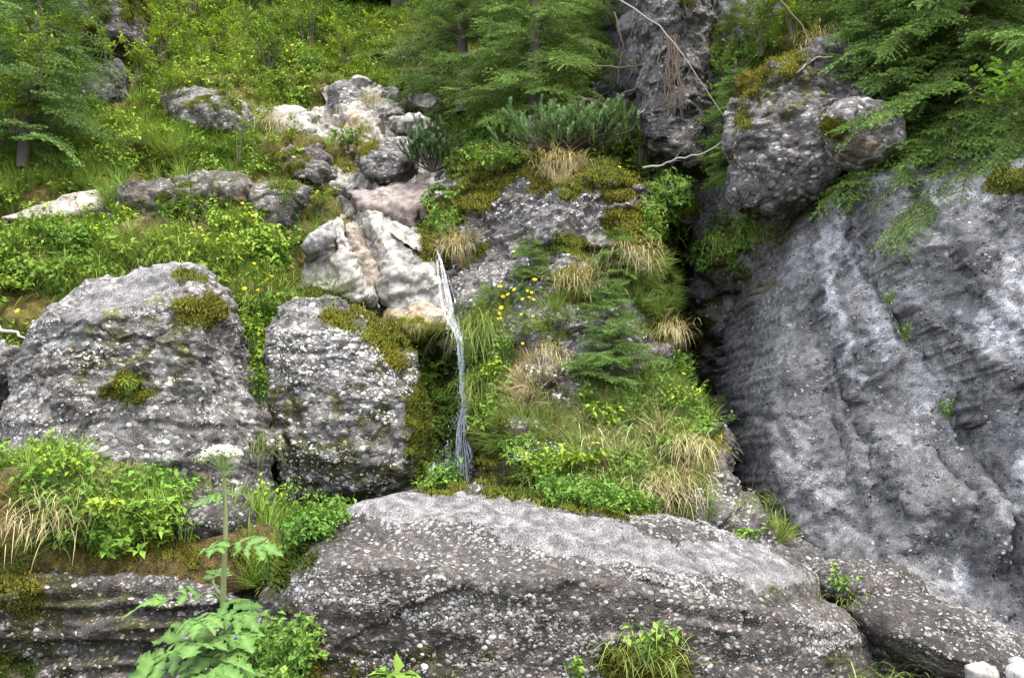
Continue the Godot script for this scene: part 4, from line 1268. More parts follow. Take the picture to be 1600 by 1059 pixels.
# ------------------------------------------------------------------ the hogweed in front
func lobed_leaf(len: float, wid: float, droop: float, seed_: int, ca: Color, cb: Color) -> ArrayMesh:
	# a pinnate, deeply cut and toothed leaf along +x, its plane facing +y
	rng.seed = seed_
	var b := Buf.new()
	var pairs := 3
	var lobes := []                      # [start along rib, side angle, length, width]
	for k in pairs:
		var f := k / float(pairs)
		for s in [-1.0, 1.0]:
			lobes.append([0.16 + 0.52 * f + rng.randf_range(-0.03, 0.03), s * lerpf(1.15, 0.72, f), wid * 0.5 * lerpf(1.05, 0.95, f) * (1.0 - 0.22 * f) * rng.randf_range(0.9, 1.1), wid * 0.135])
	lobes.append([0.5, 0.0, len * 0.5, wid * 0.2])
	for L in lobes:
		var o := Vector2(L[0] * len, 0)
		var ax := Vector2(cos(L[1]), sin(L[1]))
		var sd := Vector2(-ax.y, ax.x)
		var seg := 16
		var k0 := b.p.size()
		for s in seg + 1:
			var t := s / float(seg)
			var env := pow(sin(PI * clampf(t * 0.92 + 0.10, 0.0, 1.0)), 0.75) * (1.0 - 0.25 * t)
			# big teeth with small ones on them
			var saw := fmod(t * 4.0, 1.0)
			var tooth := 0.4 + 0.6 * (1.0 - saw)
			if s % 2 == 1: tooth *= 0.86
			var w: float = L[3] * env * tooth if s < seg else 0.0
			var fw: float = 0.35 * w
			var mid: Vector2 = o + ax * L[2] * t
			var cc := ca.lerp(cb, rng.randf()) 
			for e in [-1.0, 0.0, 1.0]:
				var q: Vector2 = mid + sd * w * e + ax * fw * absf(e)
				var r := q.length() / len
				var y := -droop * len * r * r + 0.10 * absf(q.y) * (1.0 - r) + 0.18 * w * absf(e) - 0.25 * droop * q.y * q.y / len + 0.008 * sin(q.x * 60.0 + q.y * 47.0)
				b.p.append(Vector3(q.x * (1.0 - 0.15 * droop * r), y, q.y))
				b.n.append(Vector3.UP)
				b.c.append(cc if e != 0.0 else cc.lerp(Color(0.16, 0.22, 0.08), 0.5))
		for s in seg:
			for h in 2:
				var a := k0 + s * 3 + h
				b.i.append_array([a, a + 3, a + 4, a, a + 4, a + 1])
	var nn := smooth_normals(b.p, b.i)
	b.n = nn
	return b.mesh()

func hogweed() -> void:
	var foot := at(347, 1150, 3.25)
	var root := base("hogweed", foot)
	tag(root, "tall hogweed with jagged leaves and one white umbel in front of the ledge", "plant")
	var sb := Buf.new()
	var tips := [[347, 1150], [346, 1000], [349, 900], [352, 830], [351, 770], [347, 712]]
	var pts := []
	for t in tips: pts.append(at(t[0], t[1], 3.25) - foot)
	sb.tube(pts, 0.013, 0.0055, Color(0.17, 0.19, 0.09), 9)
	put("stem", sb.mesh(), M.leaf, root)
	var g0 := Color(0.030, 0.078, 0.015)
	var g1 := Color(0.062, 0.135, 0.025)
	# [from x, y, to x, y, depth shift at the tip, leaf length share, width, droop, roll]
	var leaves := [
		[351, 840, 435, 838, 0.10, 0.20, 0.17, 0.35, -0.15], [351, 842, 322, 838, 0.16, 0.15, 0.15, 0.5, 0.2],
		[350, 775, 312, 775, 0.05, 0.11, 0.10, 0.5, 0.1], [350, 778, 368, 765, -0.05, 0.08, 0.07, 0.4, 0.0],
		[347, 745, 362, 728, 0.0, 0.055, 0.05, 0.3, 0.0],
		[336, 928, 205, 935, 0.15, 0.31, 0.16, 0.32, 0.45], [322, 920, 346, 880, -0.15, 0.10, 0.12, 0.1, 0.2],
		[346, 930, 400, 955, 0.12, 0.19, 0.2, 0.4, -0.1],
		[346, 950, 300, 955, 0.25, 0.17, 0.2, 0.5, 0.1],
		[344, 965, 205, 1050, 0.18, 0.42, 0.33, 0.30, 0.3], [346, 970, 330, 1055, 0.42, 0.3, 0.28, 0.35, 0.0],
		[346, 975, 390, 975, 0.2, 0.2, 0.22, 0.45, -0.3], [344, 1000, 250, 1090, 0.36, 0.35, 0.3, 0.35, 0.2], [346, 1010, 380, 1080, 0.35, 0.3, 0.26, 0.4, -0.2], [346, 985, 285, 990, 0.34, 0.24, 0.26, 0.35, 0.1]]
	var k := 0
	for l in leaves:
		var a := at(l[0], l[1], 3.25) - foot
		var e := at(l[2], l[3], 3.25 - l[4]) - foot
		var m := lobed_leaf(l[5], l[6], l[7], 300 + k, g0 if k % 3 else g0 * 0.85, g1)
		var dx := (e - a)
		dx.y += 0.12 * dx.length()
		dx = dx.normalized()
		var up := (Vector3.UP + bk_mix(l[8]) + Vector3(0, 0, 0.55)).normalized()
		var dz := dx.cross(up).normalized()
		var uy := dz.cross(dx).normalized()
		var start := e - dx * float(l[5]) if dx.length() * float(l[5]) < a.distance_to(e) else a
		var pb := Buf.new()
		var joint := Vector3(pts[1].x, a.y - 0.03, pts[1].z)
		pb.tube([joint, joint.lerp(start, 0.5) + Vector3(0, -0.01, 0), start, start + dx * 0.03], 0.006, 0.003, Color(0.15, 0.2, 0.08), 6)
		var o := put("leaf", m, M.hogleaf, root)
		o.transform = Transform3D(Basis(dx, uy, dz), start)
		var ps := put("leaf_stalk", pb.mesh(), M.leaf, root)
		ps.position = Vector3.ZERO
		k += 1
	# umbel: rays from the top of the stem, each with a head of tiny white florets
	rng.seed = 77
	var c := at(347, 738, 3.25) - foot
	var um := Node3D.new()
	um.name = "umbel"
	root.add_child(um)
	var rays := Buf.new()
	var fl := Buf.new()
	for r in 26:
		var th := r * 2.39996
		var rr := sqrt((r + 0.5) / 26.0)
		var tip := c + Vector3(cos(th) * rr * 0.073 - 0.003, 0.088 - 0.036 * rr * rr, sin(th) * rr * 0.07)
		rays.tube([c, c.lerp(tip, 0.55) + Vector3(0, 0.006, 0), tip], 0.0015, 0.001, Color(0.2, 0.27, 0.11), 4)
		for f in 22:
			var o := tip + Vector3(rng.randfn() * 0.0085, rng.randfn() * 0.003 + 0.004, rng.randfn() * 0.0085)
			for q in 4:
				var dd := (Vector3(cos(q * 1.57 + f), 0.5, sin(q * 1.57 + f)) + rdir() * 0.3).normalized()
				fl.leaf(o, dd, Vector3.UP, 0.0052, 0.004, Color(0.85, 0.86, 0.82), 0.1, 0.0)
	# a side head that is just opening
	var c2 := c + Vector3(-0.062, 0.038, 0.03)
	rays.tube([c, c2], 0.0015, 0.001, Color(0.2, 0.27, 0.11), 4)
	for f in 60:
		var o := c2 + Vector3(rng.randfn() * 0.014, rng.randfn() * 0.005 + 0.003, rng.randfn() * 0.01)
		for q in 4:
			fl.leaf(o, (Vector3(cos(q * 1.57 + f), 0.5, sin(q * 1.57 + f))).normalized(), Vector3.UP, 0.005, 0.004, Color(0.72, 0.78, 0.6), 0.1, 0.0)
	put("rays", rays.mesh(), M.leaf, um)
	put("florets", fl.mesh(), M.petal, um)

func bk_mix(r: float) -> Vector3:
	return Vector3(-r, 0, 0)

# ------------------------------------------------------------------ pebbles, growth and plants in place
func stones_in(nm: String, count: int, single: int, rmin: float, rmax: float, tones: Array, seed_: int) -> void:
	# stones set in the conglomerate: the largest are pieces of their own
	rng.seed = seed_
	var s: Dictionary = surf[nm]
	var rock: Node3D = get_node(nm)
	var p: PackedVector3Array = s.p
	var n: PackedVector3Array = s.n
	var w: PackedInt32Array = s.w
	var moss: PackedFloat32Array = cover["moss"]
	var crust: PackedFloat32Array = cover["crust"]
	var xs := []
	var cs := []
	var tries := 0
	var big := 0
	var mats := []
	for t in tones:
		var m: StandardMaterial3D = M.pebble.duplicate()
		m.albedo_color = (t as Color).linear_to_srgb()
		mats.append(m)
	while xs.size() < count and tries < count * 14:
		tries += 1
		var i := rng.randi() % p.size()
		if n[i].dot(-fwd) < -0.15 and n[i].y < 0.3: continue
		var v := p[i] + Vector3(s.o)
		var bed := n_mid.get_noise_3d(v.x * 0.25, v.y * 1.6 + v.x * 0.2, v.z * 0.25) + 0.5 * n_var.get_noise_3dv(v)
		if rng.randf() > clampf(0.38 + bed * 2.6, 0.02, 1.0): continue
		if crust[w[i]] > 0.3 and rng.randf() < 0.9: continue
		if moss[w[i]] > 0.5 and rng.randf() < 0.8: continue
		var r := rmin + (rmax - rmin) * pow(rng.randf(), 4.0)
		if big < single:
			r = rmax * rng.randf_range(0.6, 1.15)
		var x := n[i].cross(rdir()).normalized()
		x = (x - Vector3(0, x.y * 0.6, 0)).normalized()
		var y := (n[i] + rdir() * 0.25).normalized()
		var z := x.cross(y).normalized()
		x = y.cross(z)
		var b := Basis(x * r * rng.randf_range(1.0, 1.4), y * r * rng.randf_range(0.4, 0.7), z * r * rng.randf_range(0.65, 1.0))
		var t := Transform3D(b, p[i] - n[i] * r * 0.28 + x * rng.randf_range(-0.012, 0.012) + z * rng.randf_range(-0.012, 0.012))
		if big < single:
			var k := rng.randi() % tones.size()
			var o := put("pebble", protos["pebble%d" % (big % 4)], mats[k], rock)
			o.transform = t
			big += 1
			continue
		xs.append(t)
		cs.append((tones[rng.randi() % tones.size()] as Color) * rng.randf_range(0.7, 1.15))
	lay("", "", "", "pebbles", "pebble", 4, "pebble", [xs, cs], rock)

func dress_rocks() -> void:
	var g := [Color(0.22, 0.216, 0.21), Color(0.19, 0.186, 0.18), Color(0.14, 0.136, 0.13), Color(0.12, 0.116, 0.112), Color(0.3, 0.295, 0.29), Color(0.15, 0.14, 0.13), Color(0.13, 0.124, 0.12), Color(0.16, 0.135, 0.12), Color(0.17, 0.166, 0.16), Color(0.13, 0.126, 0.122)]
	var wht := [Color(0.420, 0.416, 0.412), Color(0.353, 0.349, 0.344), Color(0.277, 0.273, 0.269), Color(0.185, 0.181, 0.176), Color(0.386, 0.378, 0.370), Color(0.134, 0.130, 0.126), Color(0.227, 0.214, 0.202)]
	stones_in("boulder", 26000, 150, 0.003, 0.014, g, 401)
	stones_in("boulder_001", 2200, 40, 0.003, 0.013, g, 402)
	stones_in("boulder_002", 600, 8, 0.004, 0.018, g, 403)
	stones_in("rock_ledge", 6500, 80, 0.003, 0.019, g, 404)
	stones_in("boulder_004", 1000, 12, 0.004, 0.018, g, 405)
	stones_in("boulder_005", 6500, 110, 0.003, 0.015, wht, 406)
	stones_in("boulder_006", 5200, 140, 0.004, 0.02, wht, 407)
	stones_in("rock_outcrop", 9000, 110, 0.004, 0.02, wht, 408)
	var dk := [Color(0.180, 0.171, 0.171), Color(0.117, 0.113, 0.113), Color(0.243, 0.239, 0.239), Color(0.081, 0.077, 0.077)]
	stones_in("cliff", 5000, 30, 0.004, 0.018, dk, 409)
	stones_in("rock_buttress", 3000, 30, 0.005, 0.026, dk, 410)

func green_cover() -> void:
	var hill := ["hillside"]
	rng.seed = 501
	var ga := Color(0.13, 0.215, 0.035)
	var gb := Color(0.25, 0.36, 0.07)
	lay("grass", "tall green meadow grass covering the slope above the rocks", "grass", "tufts", "grass", 3, "grass", on_surface(hill, "", 62.0, 0.7, 1.3, 0.35, ga, gb))
	lay("ground_cover", "low leafy herbs growing all over the slope", "herbs", "herb_clumps", "herb", 3, "leaf", on_surface(hill, "", 42.0, 0.7, 1.7, 0.4, Color(0.102, 0.189, 0.028), Color(0.248, 0.342, 0.044)))
	lay("grass", "dense grass on the hummock and along the boulder tops", "grass", "tufts", "grass", 3, "grass", on_surface(["hillside", "earth_bank", "rock_ledge_001"], "grass", 120.0, 0.8, 1.4, 0.4, ga * 1.1, gb * 1.15))
	lay("ground_cover", "bright green herbs in the gaps between the boulders", "herbs", "herb_clumps", "herb", 3, "leaf", on_surface(["hillside", "earth_bank", "rock_ledge_001", "boulder_011", "boulder_012"], "herb", 80.0, 0.7, 1.5, 0.4, Color(0.087, 0.195, 0.033), Color(0.204, 0.329, 0.044)))
	lay("grass", "grass and sedge growing on the mossy outcrop", "grass", "tufts", "grass", 3, "grass", on_surface(["rock_outcrop", "boulder_021", "cliff", "rock_buttress", "rock_wall"], "grass", 300.0, 0.5, 1.1, 0.75, Color(0.11, 0.185, 0.035), Color(0.24, 0.31, 0.07)))
	lay("grass", "straw coloured dry grass on the mossy outcrop", "grass", "tufts", "grass", 3, "grass", on_surface(["rock_outcrop", "hillside", "earth_bank"], "dry", 170.0, 0.6, 1.2, 0.8, Color(0.260, 0.220, 0.100), Color(0.400, 0.340, 0.190)))
	lay("ground_cover", "small leafy herbs rooted on the mossy outcrop", "herbs", "herb_clumps", "herb", 3, "leaf", on_surface(["rock_outcrop", "wet_wall", "rock_buttress", "boulder", "boulder_021", "rock_wall"], "herb", 200.0, 0.5, 1.1, 0.7, Color(0.087, 0.183, 0.033), Color(0.189, 0.305, 0.050)))
	var rocks := []
	for k in surf.keys():
		if k != "hillside": rocks.append(k)
	var mx := on_surface(rocks, "moss", 2600.0, 0.8, 1.9, 0.9, Color(0.055, 0.10, 0.014), Color(0.19, 0.165, 0.025), -0.55, 0.003, true)
	lay("moss", "olive and yellow green moss cushions on the rocks", "moss", "cushions", "moss", 2, "moss", mx)

func trees() -> void:
	var br := Color(0.157, 0.250, 0.040)
	spruce(40, 228, 10.0, 3.4, 0.95, 0.12, "bushy light green young spruce at the left edge of the slope", 601, {"dens": 0.55, "fresh": Color(0.216, 0.360, 0.108), })
	spruce(-90, 240, 11.0, 4.6, 1.0, 0.2, "taller spruce behind the light green young one", 602, {})
	spruce(835, 205, 11.3, 5.0, 1.35, 0.25, "broad spruce with thin lower twigs standing on the mossy outcrop", 603, {"bare": 0.5, "dens": 0.5, "boughs": true, "fresh": Color(0.216, 0.360, 0.086), "low": 0.15})
	spruce(720, 150, 12.6, 5.0, 1.15, 0.2, "spruce between the dwarf pines and the grassy slope", 604, {"bare": 0.4, "dens": 0.5, "fresh": Color(0.216, 0.360, 0.098)})
	spruce(965, 120, 12.8, 5.5, 1.2, 0.3, "dark spruce with bare dead twigs beside the rock pillar", 605, {"bare": 0.7, "dens": 0.6, "fresh": Color(0.169, 0.281, 0.070)})
	spruce(622, 62, 16.8, 8.0, 1.6, 1.3, "tall bare stemmed spruce at the top of the slope", 606, {"trunk": 0.15, "fresh": Color(0.169, 0.281, 0.076)})
	spruce(560, 10, 18.0, 7.0, 1.6, 0.4, "dark spruce on the ridge behind the slope", 607, {})
	spruce(1520, 205, 8.15, 4.6, 1.35, -0.1, "large spruce overhanging the cliff with drooping boughs", 608, {"low": 0.45, "droop": 0.55, "dens": 1.0, "boughs": true, "lean": Vector3(-0.03, 0, 0.03), "fresh": Color(0.216, 0.360, 0.086), "trunk": 0.06})
	spruce(1385, 225, 8.5, 1.7, 0.62, -0.2, "small spruce hanging over the cliff edge", 609, {"low": 0.7, "droop": 0.5, "dens": 1.1, "boughs": true, "fresh": Color(0.216, 0.360, 0.086), "lean": Vector3(-0.12, 0, 0.12)})
	spruce(1430, 120, 9.4, 4.0, 1.15, 0.1, "spruce between the overhanging boulder and the large spruce", 610, {"fresh": Color(0.216, 0.360, 0.086), "low": 0.2})
	spruce(1640, 150, 9.2, 5.0, 1.4, 0.2, "dark spruce behind the leafy branch at the cliff top", 611, {"fresh": Color(0.169, 0.281, 0.070)})
	spruce(1330, 30, 10.3, 4.5, 1.2, 0.1, "spruce above the overhanging boulder", 612, {})
	spruce(1150, 40, 12.0, 5.0, 1.2, 0.2, "dark spruce in the notch above the cleft", 613, {"bare": 0.3})
	spruce(1560, 60, 10.6, 5.5, 1.5, 0.2, "spruce deep behind the cliff edge", 614, {})
	spruce(952, 588, 8.15, 0.88, 0.36, 0.05, "small young spruce in the middle of the mossy outcrop", 620, {"called": "young_spruce", "spray": 0.55, "gap": 0.55, "dens": 1.2, "trunk": 0.016, "fresh": Color(0.216, 0.360, 0.108), "droop": 0.05})
	spruce(829, 438, 8.85, 0.42, 0.17, 0.02, "tiny bright young spruce on the rock above the yellow flowers", 621, {"called": "young_spruce", "spray": 0.38, "gap": 0.4, "dens": 1.6, "trunk": 0.009, "fresh": Color(0.216, 0.360, 0.108), "droop": 0.0})
	spruce(1155, 265, 9.6, 1.2, 0.34, 0.05, "slim young spruce in the notch beside the overhanging boulder", 622, {"called": "young_spruce", "spray": 0.6, "gap": 0.6, "dens": 1.2, "trunk": 0.016, "fresh": Color(0.216, 0.360, 0.086)})
	spruce(965, 415, 8.75, 0.3, 0.16, 0.02, "low spruce seedling above the small young spruce", 623, {"called": "young_spruce", "spray": 0.4, "gap": 0.4, "dens": 1.4, "trunk": 0.008})
	pine(880, 232, 9.85, 0.82, 0.5, 46, "wide blue green dwarf pine on the outcrop brow", 630, Color(0.23, 0.36, 0.17))
	pine(676, 262, 10.7, 0.34, 0.6, 26, "dark dwarf pine leaning over the perched block", 631, Color(0.14, 0.23, 0.11))

func undergrowth() -> void:
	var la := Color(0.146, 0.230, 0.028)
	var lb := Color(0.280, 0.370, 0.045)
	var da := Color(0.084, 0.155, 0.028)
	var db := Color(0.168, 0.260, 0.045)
	# [x, y, depth, height, spread, stems, leaves, leaf size, label, bright]
	var bushes := [
		[262, 170, 11.3, 0.85, 0.35, 7, 70, 0.05, "slender bright sapling standing on the grassy hummock", 1],
		[215, 120, 12.0, 0.7, 0.3, 7, 60, 0.05, "bright bush between the rock pillar and the sapling", 1],
		[165, 95, 11.6, 0.5, 0.25, 5, 50, 0.05, "small bright bush at the rock pillar foot", 1],
		[60, 150, 9.7, 0.8, 0.4, 9, 80, 0.05, "yellow green leafy shoots in front of the young spruce", 1],
		[305, 350, 9.4, 0.62, 0.45, 8, 56, 0.04, "thin stemmed shrub spreading over the broad ledge", 0],
		[372, 240, 10.6, 0.85, 0.2, 3, 36, 0.04, "thin sapling beside the white lichened rock", 1],
		[330, 105, 13.0, 0.9, 0.5, 9, 80, 0.055, "light green bush on the upper slope", 1],
		[420, 110, 13.4, 0.9, 0.5, 9, 80, 0.055, "mid green bush above the pale streaked rock", 0],
		[480, 80, 14.6, 1.2, 0.6, 10, 90, 0.06, "rounded green bush below the shaded rock face", 0],
		[540, 105, 14.0, 0.9, 0.5, 8, 80, 0.055, "leafy bush above the rock fin", 1],
		[300, 30, 14.6, 1.5, 0.7, 12, 100, 0.06, "tall light green bush near the rock pillar", 1],
		[400, 20, 16.0, 1.6, 0.8, 12, 100, 0.065, "broad bush at the head of the slope", 0],
		[650, 90, 14.6, 0.7, 0.4, 6, 60, 0.05, "yellowish bush under the tall bare stemmed spruce", 1],
		[690, 60, 15.2, 1.1, 0.5, 8, 80, 0.055, "bush beside the tall bare stemmed spruce", 0],
		[250, 90, 13.0, 1.0, 0.4, 8, 80, 0.055, "fresh green bush right behind the rock pillar", 1],
		[440, 330, 9.6, 0.4, 0.25, 6, 50, 0.04, "small green bush at the square shouldered rock", 0],
		[500, 330, 10.4, 0.35, 0.2, 5, 45, 0.035, "yellow green bush at the head of the worn slab", 1],
		[1190, 80, 9.8, 0.6, 0.4, 8, 60, 0.045, "green bush on top of the overhanging boulder", 0],
		[1090, 90, 10.4, 0.5, 0.3, 6, 60, 0.045, "leafy bush clinging to the dark pillar", 0],
		[1045, 330, 10.6, 0.5, 0.3, 8, 60, 0.04, "shaded green bush in the cleft beside the outcrop", 0],
		[1000, 250, 10.9, 0.6, 0.35, 8, 60, 0.045, "leafy bush behind the outcrop brow", 0],
		[1240, 50, 9.3, 0.6, 0.4, 9, 70, 0.05, "bright bush growing above the straw tuft", 1],
		[1150, 150, 9.9, 0.7, 0.3, 8, 70, 0.045, "tall leafy bush between pillar and overhanging boulder", 0],
		[1075, 20, 9.9, 0.5, 0.4, 8, 70, 0.05, "bright leaves in front of the rock pillar top", 1],
		[100, 110, 10.4, 0.7, 0.35, 9, 80, 0.05, "bright bush between the young spruce and the pillar", 1],
		[20, 200, 9.6, 0.5, 0.35, 8, 70, 0.05, "low leafy bush at the foot of the young spruce", 1]]
	var k := 0
	for b in bushes:
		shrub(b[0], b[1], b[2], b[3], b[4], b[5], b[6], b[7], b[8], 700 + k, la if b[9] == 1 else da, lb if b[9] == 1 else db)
		k += 1
	shrub(1690, 235, 6.75, 0.5, 0.32, 11, 90, 0.06, "leafy beech branch reaching left across the spruce boughs", 740, Color(0.078, 0.160, 0.030), Color(0.157, 0.270, 0.050), {"called": "beech_branch", "category": "branch", "lean": Vector3(-1.3, 0.15, 0.1), "twig": 1.3, "from": 0.15})
	shrub(1090, 690, 7.5, 0.2, 0.08, 4, 50, 0.035, "low leafy twig sticking out over the dark cleft", 741, Color(0.067, 0.130, 0.040), Color(0.134, 0.220, 0.070), {"called": "leafy_twig", "category": "branch", "lean": Vector3(1.3, 0.2, 0.2), "twig": 1.6, "from": 0.3})
	shrub(960, -30, 10.0, 0.4, 0.25, 5, 60, 0.045, "bright leafy twig hanging above the dead branches", 742, la, lb, {"called": "leafy_twig", "category": "branch", "lean": Vector3(0.9, -0.6, 0.3), "twig": 1.4, "from": 0.3})
	# broad leaved clumps: [x, y, depth, height, spread, stems, leaf length, leaf width, label, blossom share, bright]
	var herbs := [
		[772, 610, 8.35, 0.32, 0.16, 14, 0.075, 0.045, "bright clump of broad leaved herbs beside the fall", 0.15, 1],
		[790, 560, 8.5, 0.3, 0.14, 10, 0.05, 0.028, "herbs with white blossom dots above the bright clump", 0.6, 0],
		[860, 745, 7.3, 0.26, 0.3, 22, 0.065, 0.04, "white flowering clump low on the outcrop", 0.45, 1],
		[915, 730, 7.35, 0.2, 0.2, 12, 0.07, 0.04, "leafy clump next to the white flowering one", 0.0, 1],
		[945, 665, 7.8, 0.22, 0.18, 12, 0.075, 0.035, "long leaved clump below the small young spruce", 0.0, 1],
		[1060, 640, 7.9, 0.28, 0.25, 16, 0.05, 0.028, "feathery green clump at the outcrop shoulder", 0.0, 1],
		[1050, 720, 7.4, 0.24, 0.2, 14, 0.05, 0.028, "leafy clump above the overhanging dry grass", 0.0, 0],
		[765, 258, 9.95, 0.22, 0.22, 14, 0.085, 0.035, "dark glossy leaved clump on the moss brow", 0.1, 0],
		[420, 400, 9.2, 0.26, 0.25, 16, 0.075, 0.04, "broad leaved clump above the gap between the boulders", 0.0, 1],
		[455, 385, 9.4, 0.22, 0.2, 12, 0.07, 0.04, "dark green leaved clump below the square rock", 0.0, 0],
		[394, 535, 7.25, 0.3, 0.10, 16, 0.055, 0.03, "leafy clump high in the gap between two boulders", 0.0, 1],
		[404, 625, 7.1, 0.3, 0.09, 16, 0.06, 0.03, "leafy clump low in the gap between two boulders", 0.0, 0],
		[470, 805, 6.9, 0.3, 0.22, 16, 0.045, 0.025, "dark leafy herbs in the hollow behind the long boulder", 0.0, 0],
		[420, 800, 6.6, 0.3, 0.2, 14, 0.05, 0.025, "light herbs beside the low undercut rock", 0.0, 1],
		[425, 890, 5.35, 0.2, 0.16, 14, 0.045, 0.025, "leafy herbs in the notch between the dark ledge and the long boulder", 0.0, 0],
		[95, 745, 5.7, 0.24, 0.2, 20, 0.05, 0.028, "dense bright herbs on the grassy bank", 0.0, 1],
		[165, 800, 5.4, 0.10, 0.14, 12, 0.055, 0.045, "round leaved herbs at the lip of the dark ledge", 0.0, 1],
		[60, 400, 9.1, 0.35, 0.4, 24, 0.05, 0.03, "white dotted herbs at the slope foot", 0.5, 0],
		[200, 605, 6.48, 0.08, 0.07, 10, 0.03, 0.015, "small green tuft growing on the big tapering boulder", 0.0, 1],
		[1390, 470, 7.55, 0.1, 0.06, 8, 0.035, 0.015, "upper green tuft rooted in the cliff crack", 0.0, 0],
		[1415, 525, 7.45, 0.12, 0.08, 10, 0.035, 0.015, "lower green tuft rooted in the cliff crack", 0.0, 0],
		[1478, 645, 7.1, 0.14, 0.08, 10, 0.035, 0.015, "green tuft on the cliff below the crack tufts", 0.0, 0],
		[1170, 838, 6.5, 0.08, 0.1, 6, 0.06, 0.04, "broad leaved plant peeping over the long boulder", 0.0, 0],
		[1318, 918, 5.35, 0.14, 0.1, 9, 0.04, 0.028, "small green plant in the gap beside the slab", 0.0, 0],
		[1010, 1020, 4.15, 0.16, 0.14, 12, 0.05, 0.03, "leafy plant in the grass against the long boulder", 0.0, 0],
		[905, 1060, 3.9, 0.12, 0.07, 6, 0.05, 0.024, "upright leafy shoot at the foot of the long boulder", 0.0, 0],
		[400, 1075, 3.6, 0.12, 0.14, 12, 0.06, 0.03, "low leafy plant beside the hogweed foot", 0.0, 0],
		[620, 1062, 3.8, 0.06, 0.1, 6, 0.10, 0.06, "broad leaves lying below the long boulder", 0.0, 0],
		[1185, 370, 9.0, 0.2, 0.16, 10, 0.05, 0.03, "green herbs on the shelf of the dark buttress", 0.2, 0],
		[1125, 385, 9.25, 0.16, 0.12, 8, 0.045, 0.025, "small herbs on the dark buttress edge", 0.0, 1]]
	k = 0
	for h in herbs:
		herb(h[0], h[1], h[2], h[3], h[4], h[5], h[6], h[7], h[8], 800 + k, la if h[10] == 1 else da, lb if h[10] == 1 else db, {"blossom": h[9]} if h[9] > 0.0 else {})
		k += 1
	var sa := Color(0.300, 0.250, 0.120)
	var sb := Color(0.460, 0.400, 0.240)
	var ta := Color(0.112, 0.150, 0.035)
	var tb := Color(0.19, 0.24, 0.06)
	# tufts: [x, y, depth, length, blades, spread, droop, label, dry]
	var tufts := [
		[875, 250, 9.5, 0.3, 260, 0.09, 2.2, "straw coloured tuft hanging over the moss brow", 1],
		[988, 392, 8.75, 0.34, 260, 0.08, 2.4, "dry tuft hanging below the round moss cushions", 1],
		[905, 430, 8.7, 0.3, 240, 0.11, 2.0, "half dry tuft above the small young spruce", 1],
		[860, 545, 8.2, 0.2, 160, 0.05, 2.2, "small pale tuft on the bare pebbly knob", 1],
		[828, 580, 8.25, 0.36, 160, 0.05, 2.8, "long dry tuft dangling beside the pebbly knob", 1],
		[1050, 510, 8.5, 0.28, 160, 0.05, 2.6, "dry tuft at the outcrop edge facing the cleft", 1],
		[748, 505, 8.85, 0.62, 320, 0.08, 2.6, "long green curtain of grass hanging beside the fall", 0],
		[756, 600, 8.5, 0.5, 260, 0.09, 2.4, "yellowish grass hanging below the green curtain", 0],
		[708, 380, 9.7, 0.3, 200, 0.06, 2.4, "dry tuft at the top of the fall", 1],
		[580, 155, 12.4, 0.28, 120, 0.05, 2.4, "dry tuft on the orange stained rock fin", 1],
		[565, 205, 11.9, 0.35, 160, 0.07, 2.4, "brownish tuft above the perched block", 1],
		[425, 190, 11.6, 0.4, 220, 0.10, 2.4, "dry tuft hanging beside the pale streaked rock", 1],
		[658, 80, 14.2, 0.9, 220, 0.12, 2.2, "tall pale grass under the spruces on the slope", 1],
		[1285, 62, 8.9, 0.3, 240, 0.10, 2.6, "straw tuft hanging over the overhanging boulder", 1],
		[1085, 690, 7.35, 0.34, 200, 0.08, 2.2, "dry grass above the pebbly corner of the outcrop", 1],
		[1040, 760, 7.0, 0.4, 260, 0.12, 2.2, "dry grass hanging low on the outcrop", 1],
		[960, 690, 7.55, 0.3, 200, 0.12, 2.0, "thin dry grass in the middle of the mossy slope", 1],
		[900, 760, 7.15, 0.28, 180, 0.10, 2.2, "dry grass under the white flowering clump", 1],
		[60, 800, 5.5, 0.26, 200, 0.11, 2.2, "brown and green grass hanging from the grassy bank", 1],
		[120, 790, 5.55, 0.24, 220, 0.12, 1.8, "green grass hanging from the grassy bank", 0],
		[510, 450, 7.75, 0.22, 320, 0.13, 1.2, "fresh grass on top of the pale boulder", 0],
		[410, 440, 8.6, 0.3, 300, 0.14, 1.4, "lush grass behind the big tapering boulder", 0],
		[260, 395, 8.6, 0.3, 360, 0.22, 1.4, "lush grass along the top of the big tapering boulder", 0],
		[140, 430, 8.4, 0.3, 300, 0.2, 1.4, "lush grass left of the big tapering boulder", 0],
		[1020, 1015, 4.15, 0.18, 180, 0.08, 1.5, "green grass tuft against the foot of the long boulder", 0],
		[1340, 940, 5.0, 0.16, 90, 0.05, 1.6, "small grass tuft in the gap beside the slab", 0],
		[1380, 1060, 4.4, 0.26, 90, 0.06, 1.4, "grass tuft under the low slab", 0],
		[1180, 780, 7.0, 0.22, 120, 0.07, 1.4, "grass tuft at the foot of the dark cleft", 0],
		[1125, 375, 9.2, 0.22, 140, 0.06, 2.2, "grass tuft on the edge of the dark buttress", 0],
		[1175, 210, 8.6, 0.3, 160, 0.06, 2.4, "grass hanging down the side of the overhanging boulder", 0],
		[632, 500, 9.05, 0.26, 160, 0.08, 1.8, "green tuft under the ochre stained rock lip", 0],
		[470, 452, 9.2, 0.24, 200, 0.12, 1.4, "short grass between the worn slab and the pale boulder", 0],
		[400, 690, 7.0, 0.3, 160, 0.08, 1.6, "green grass in the cleft side of the big boulder", 0]]
	k = 0
	for t in tufts:
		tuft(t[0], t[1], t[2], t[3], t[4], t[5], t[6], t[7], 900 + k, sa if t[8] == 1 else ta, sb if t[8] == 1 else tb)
		k += 1

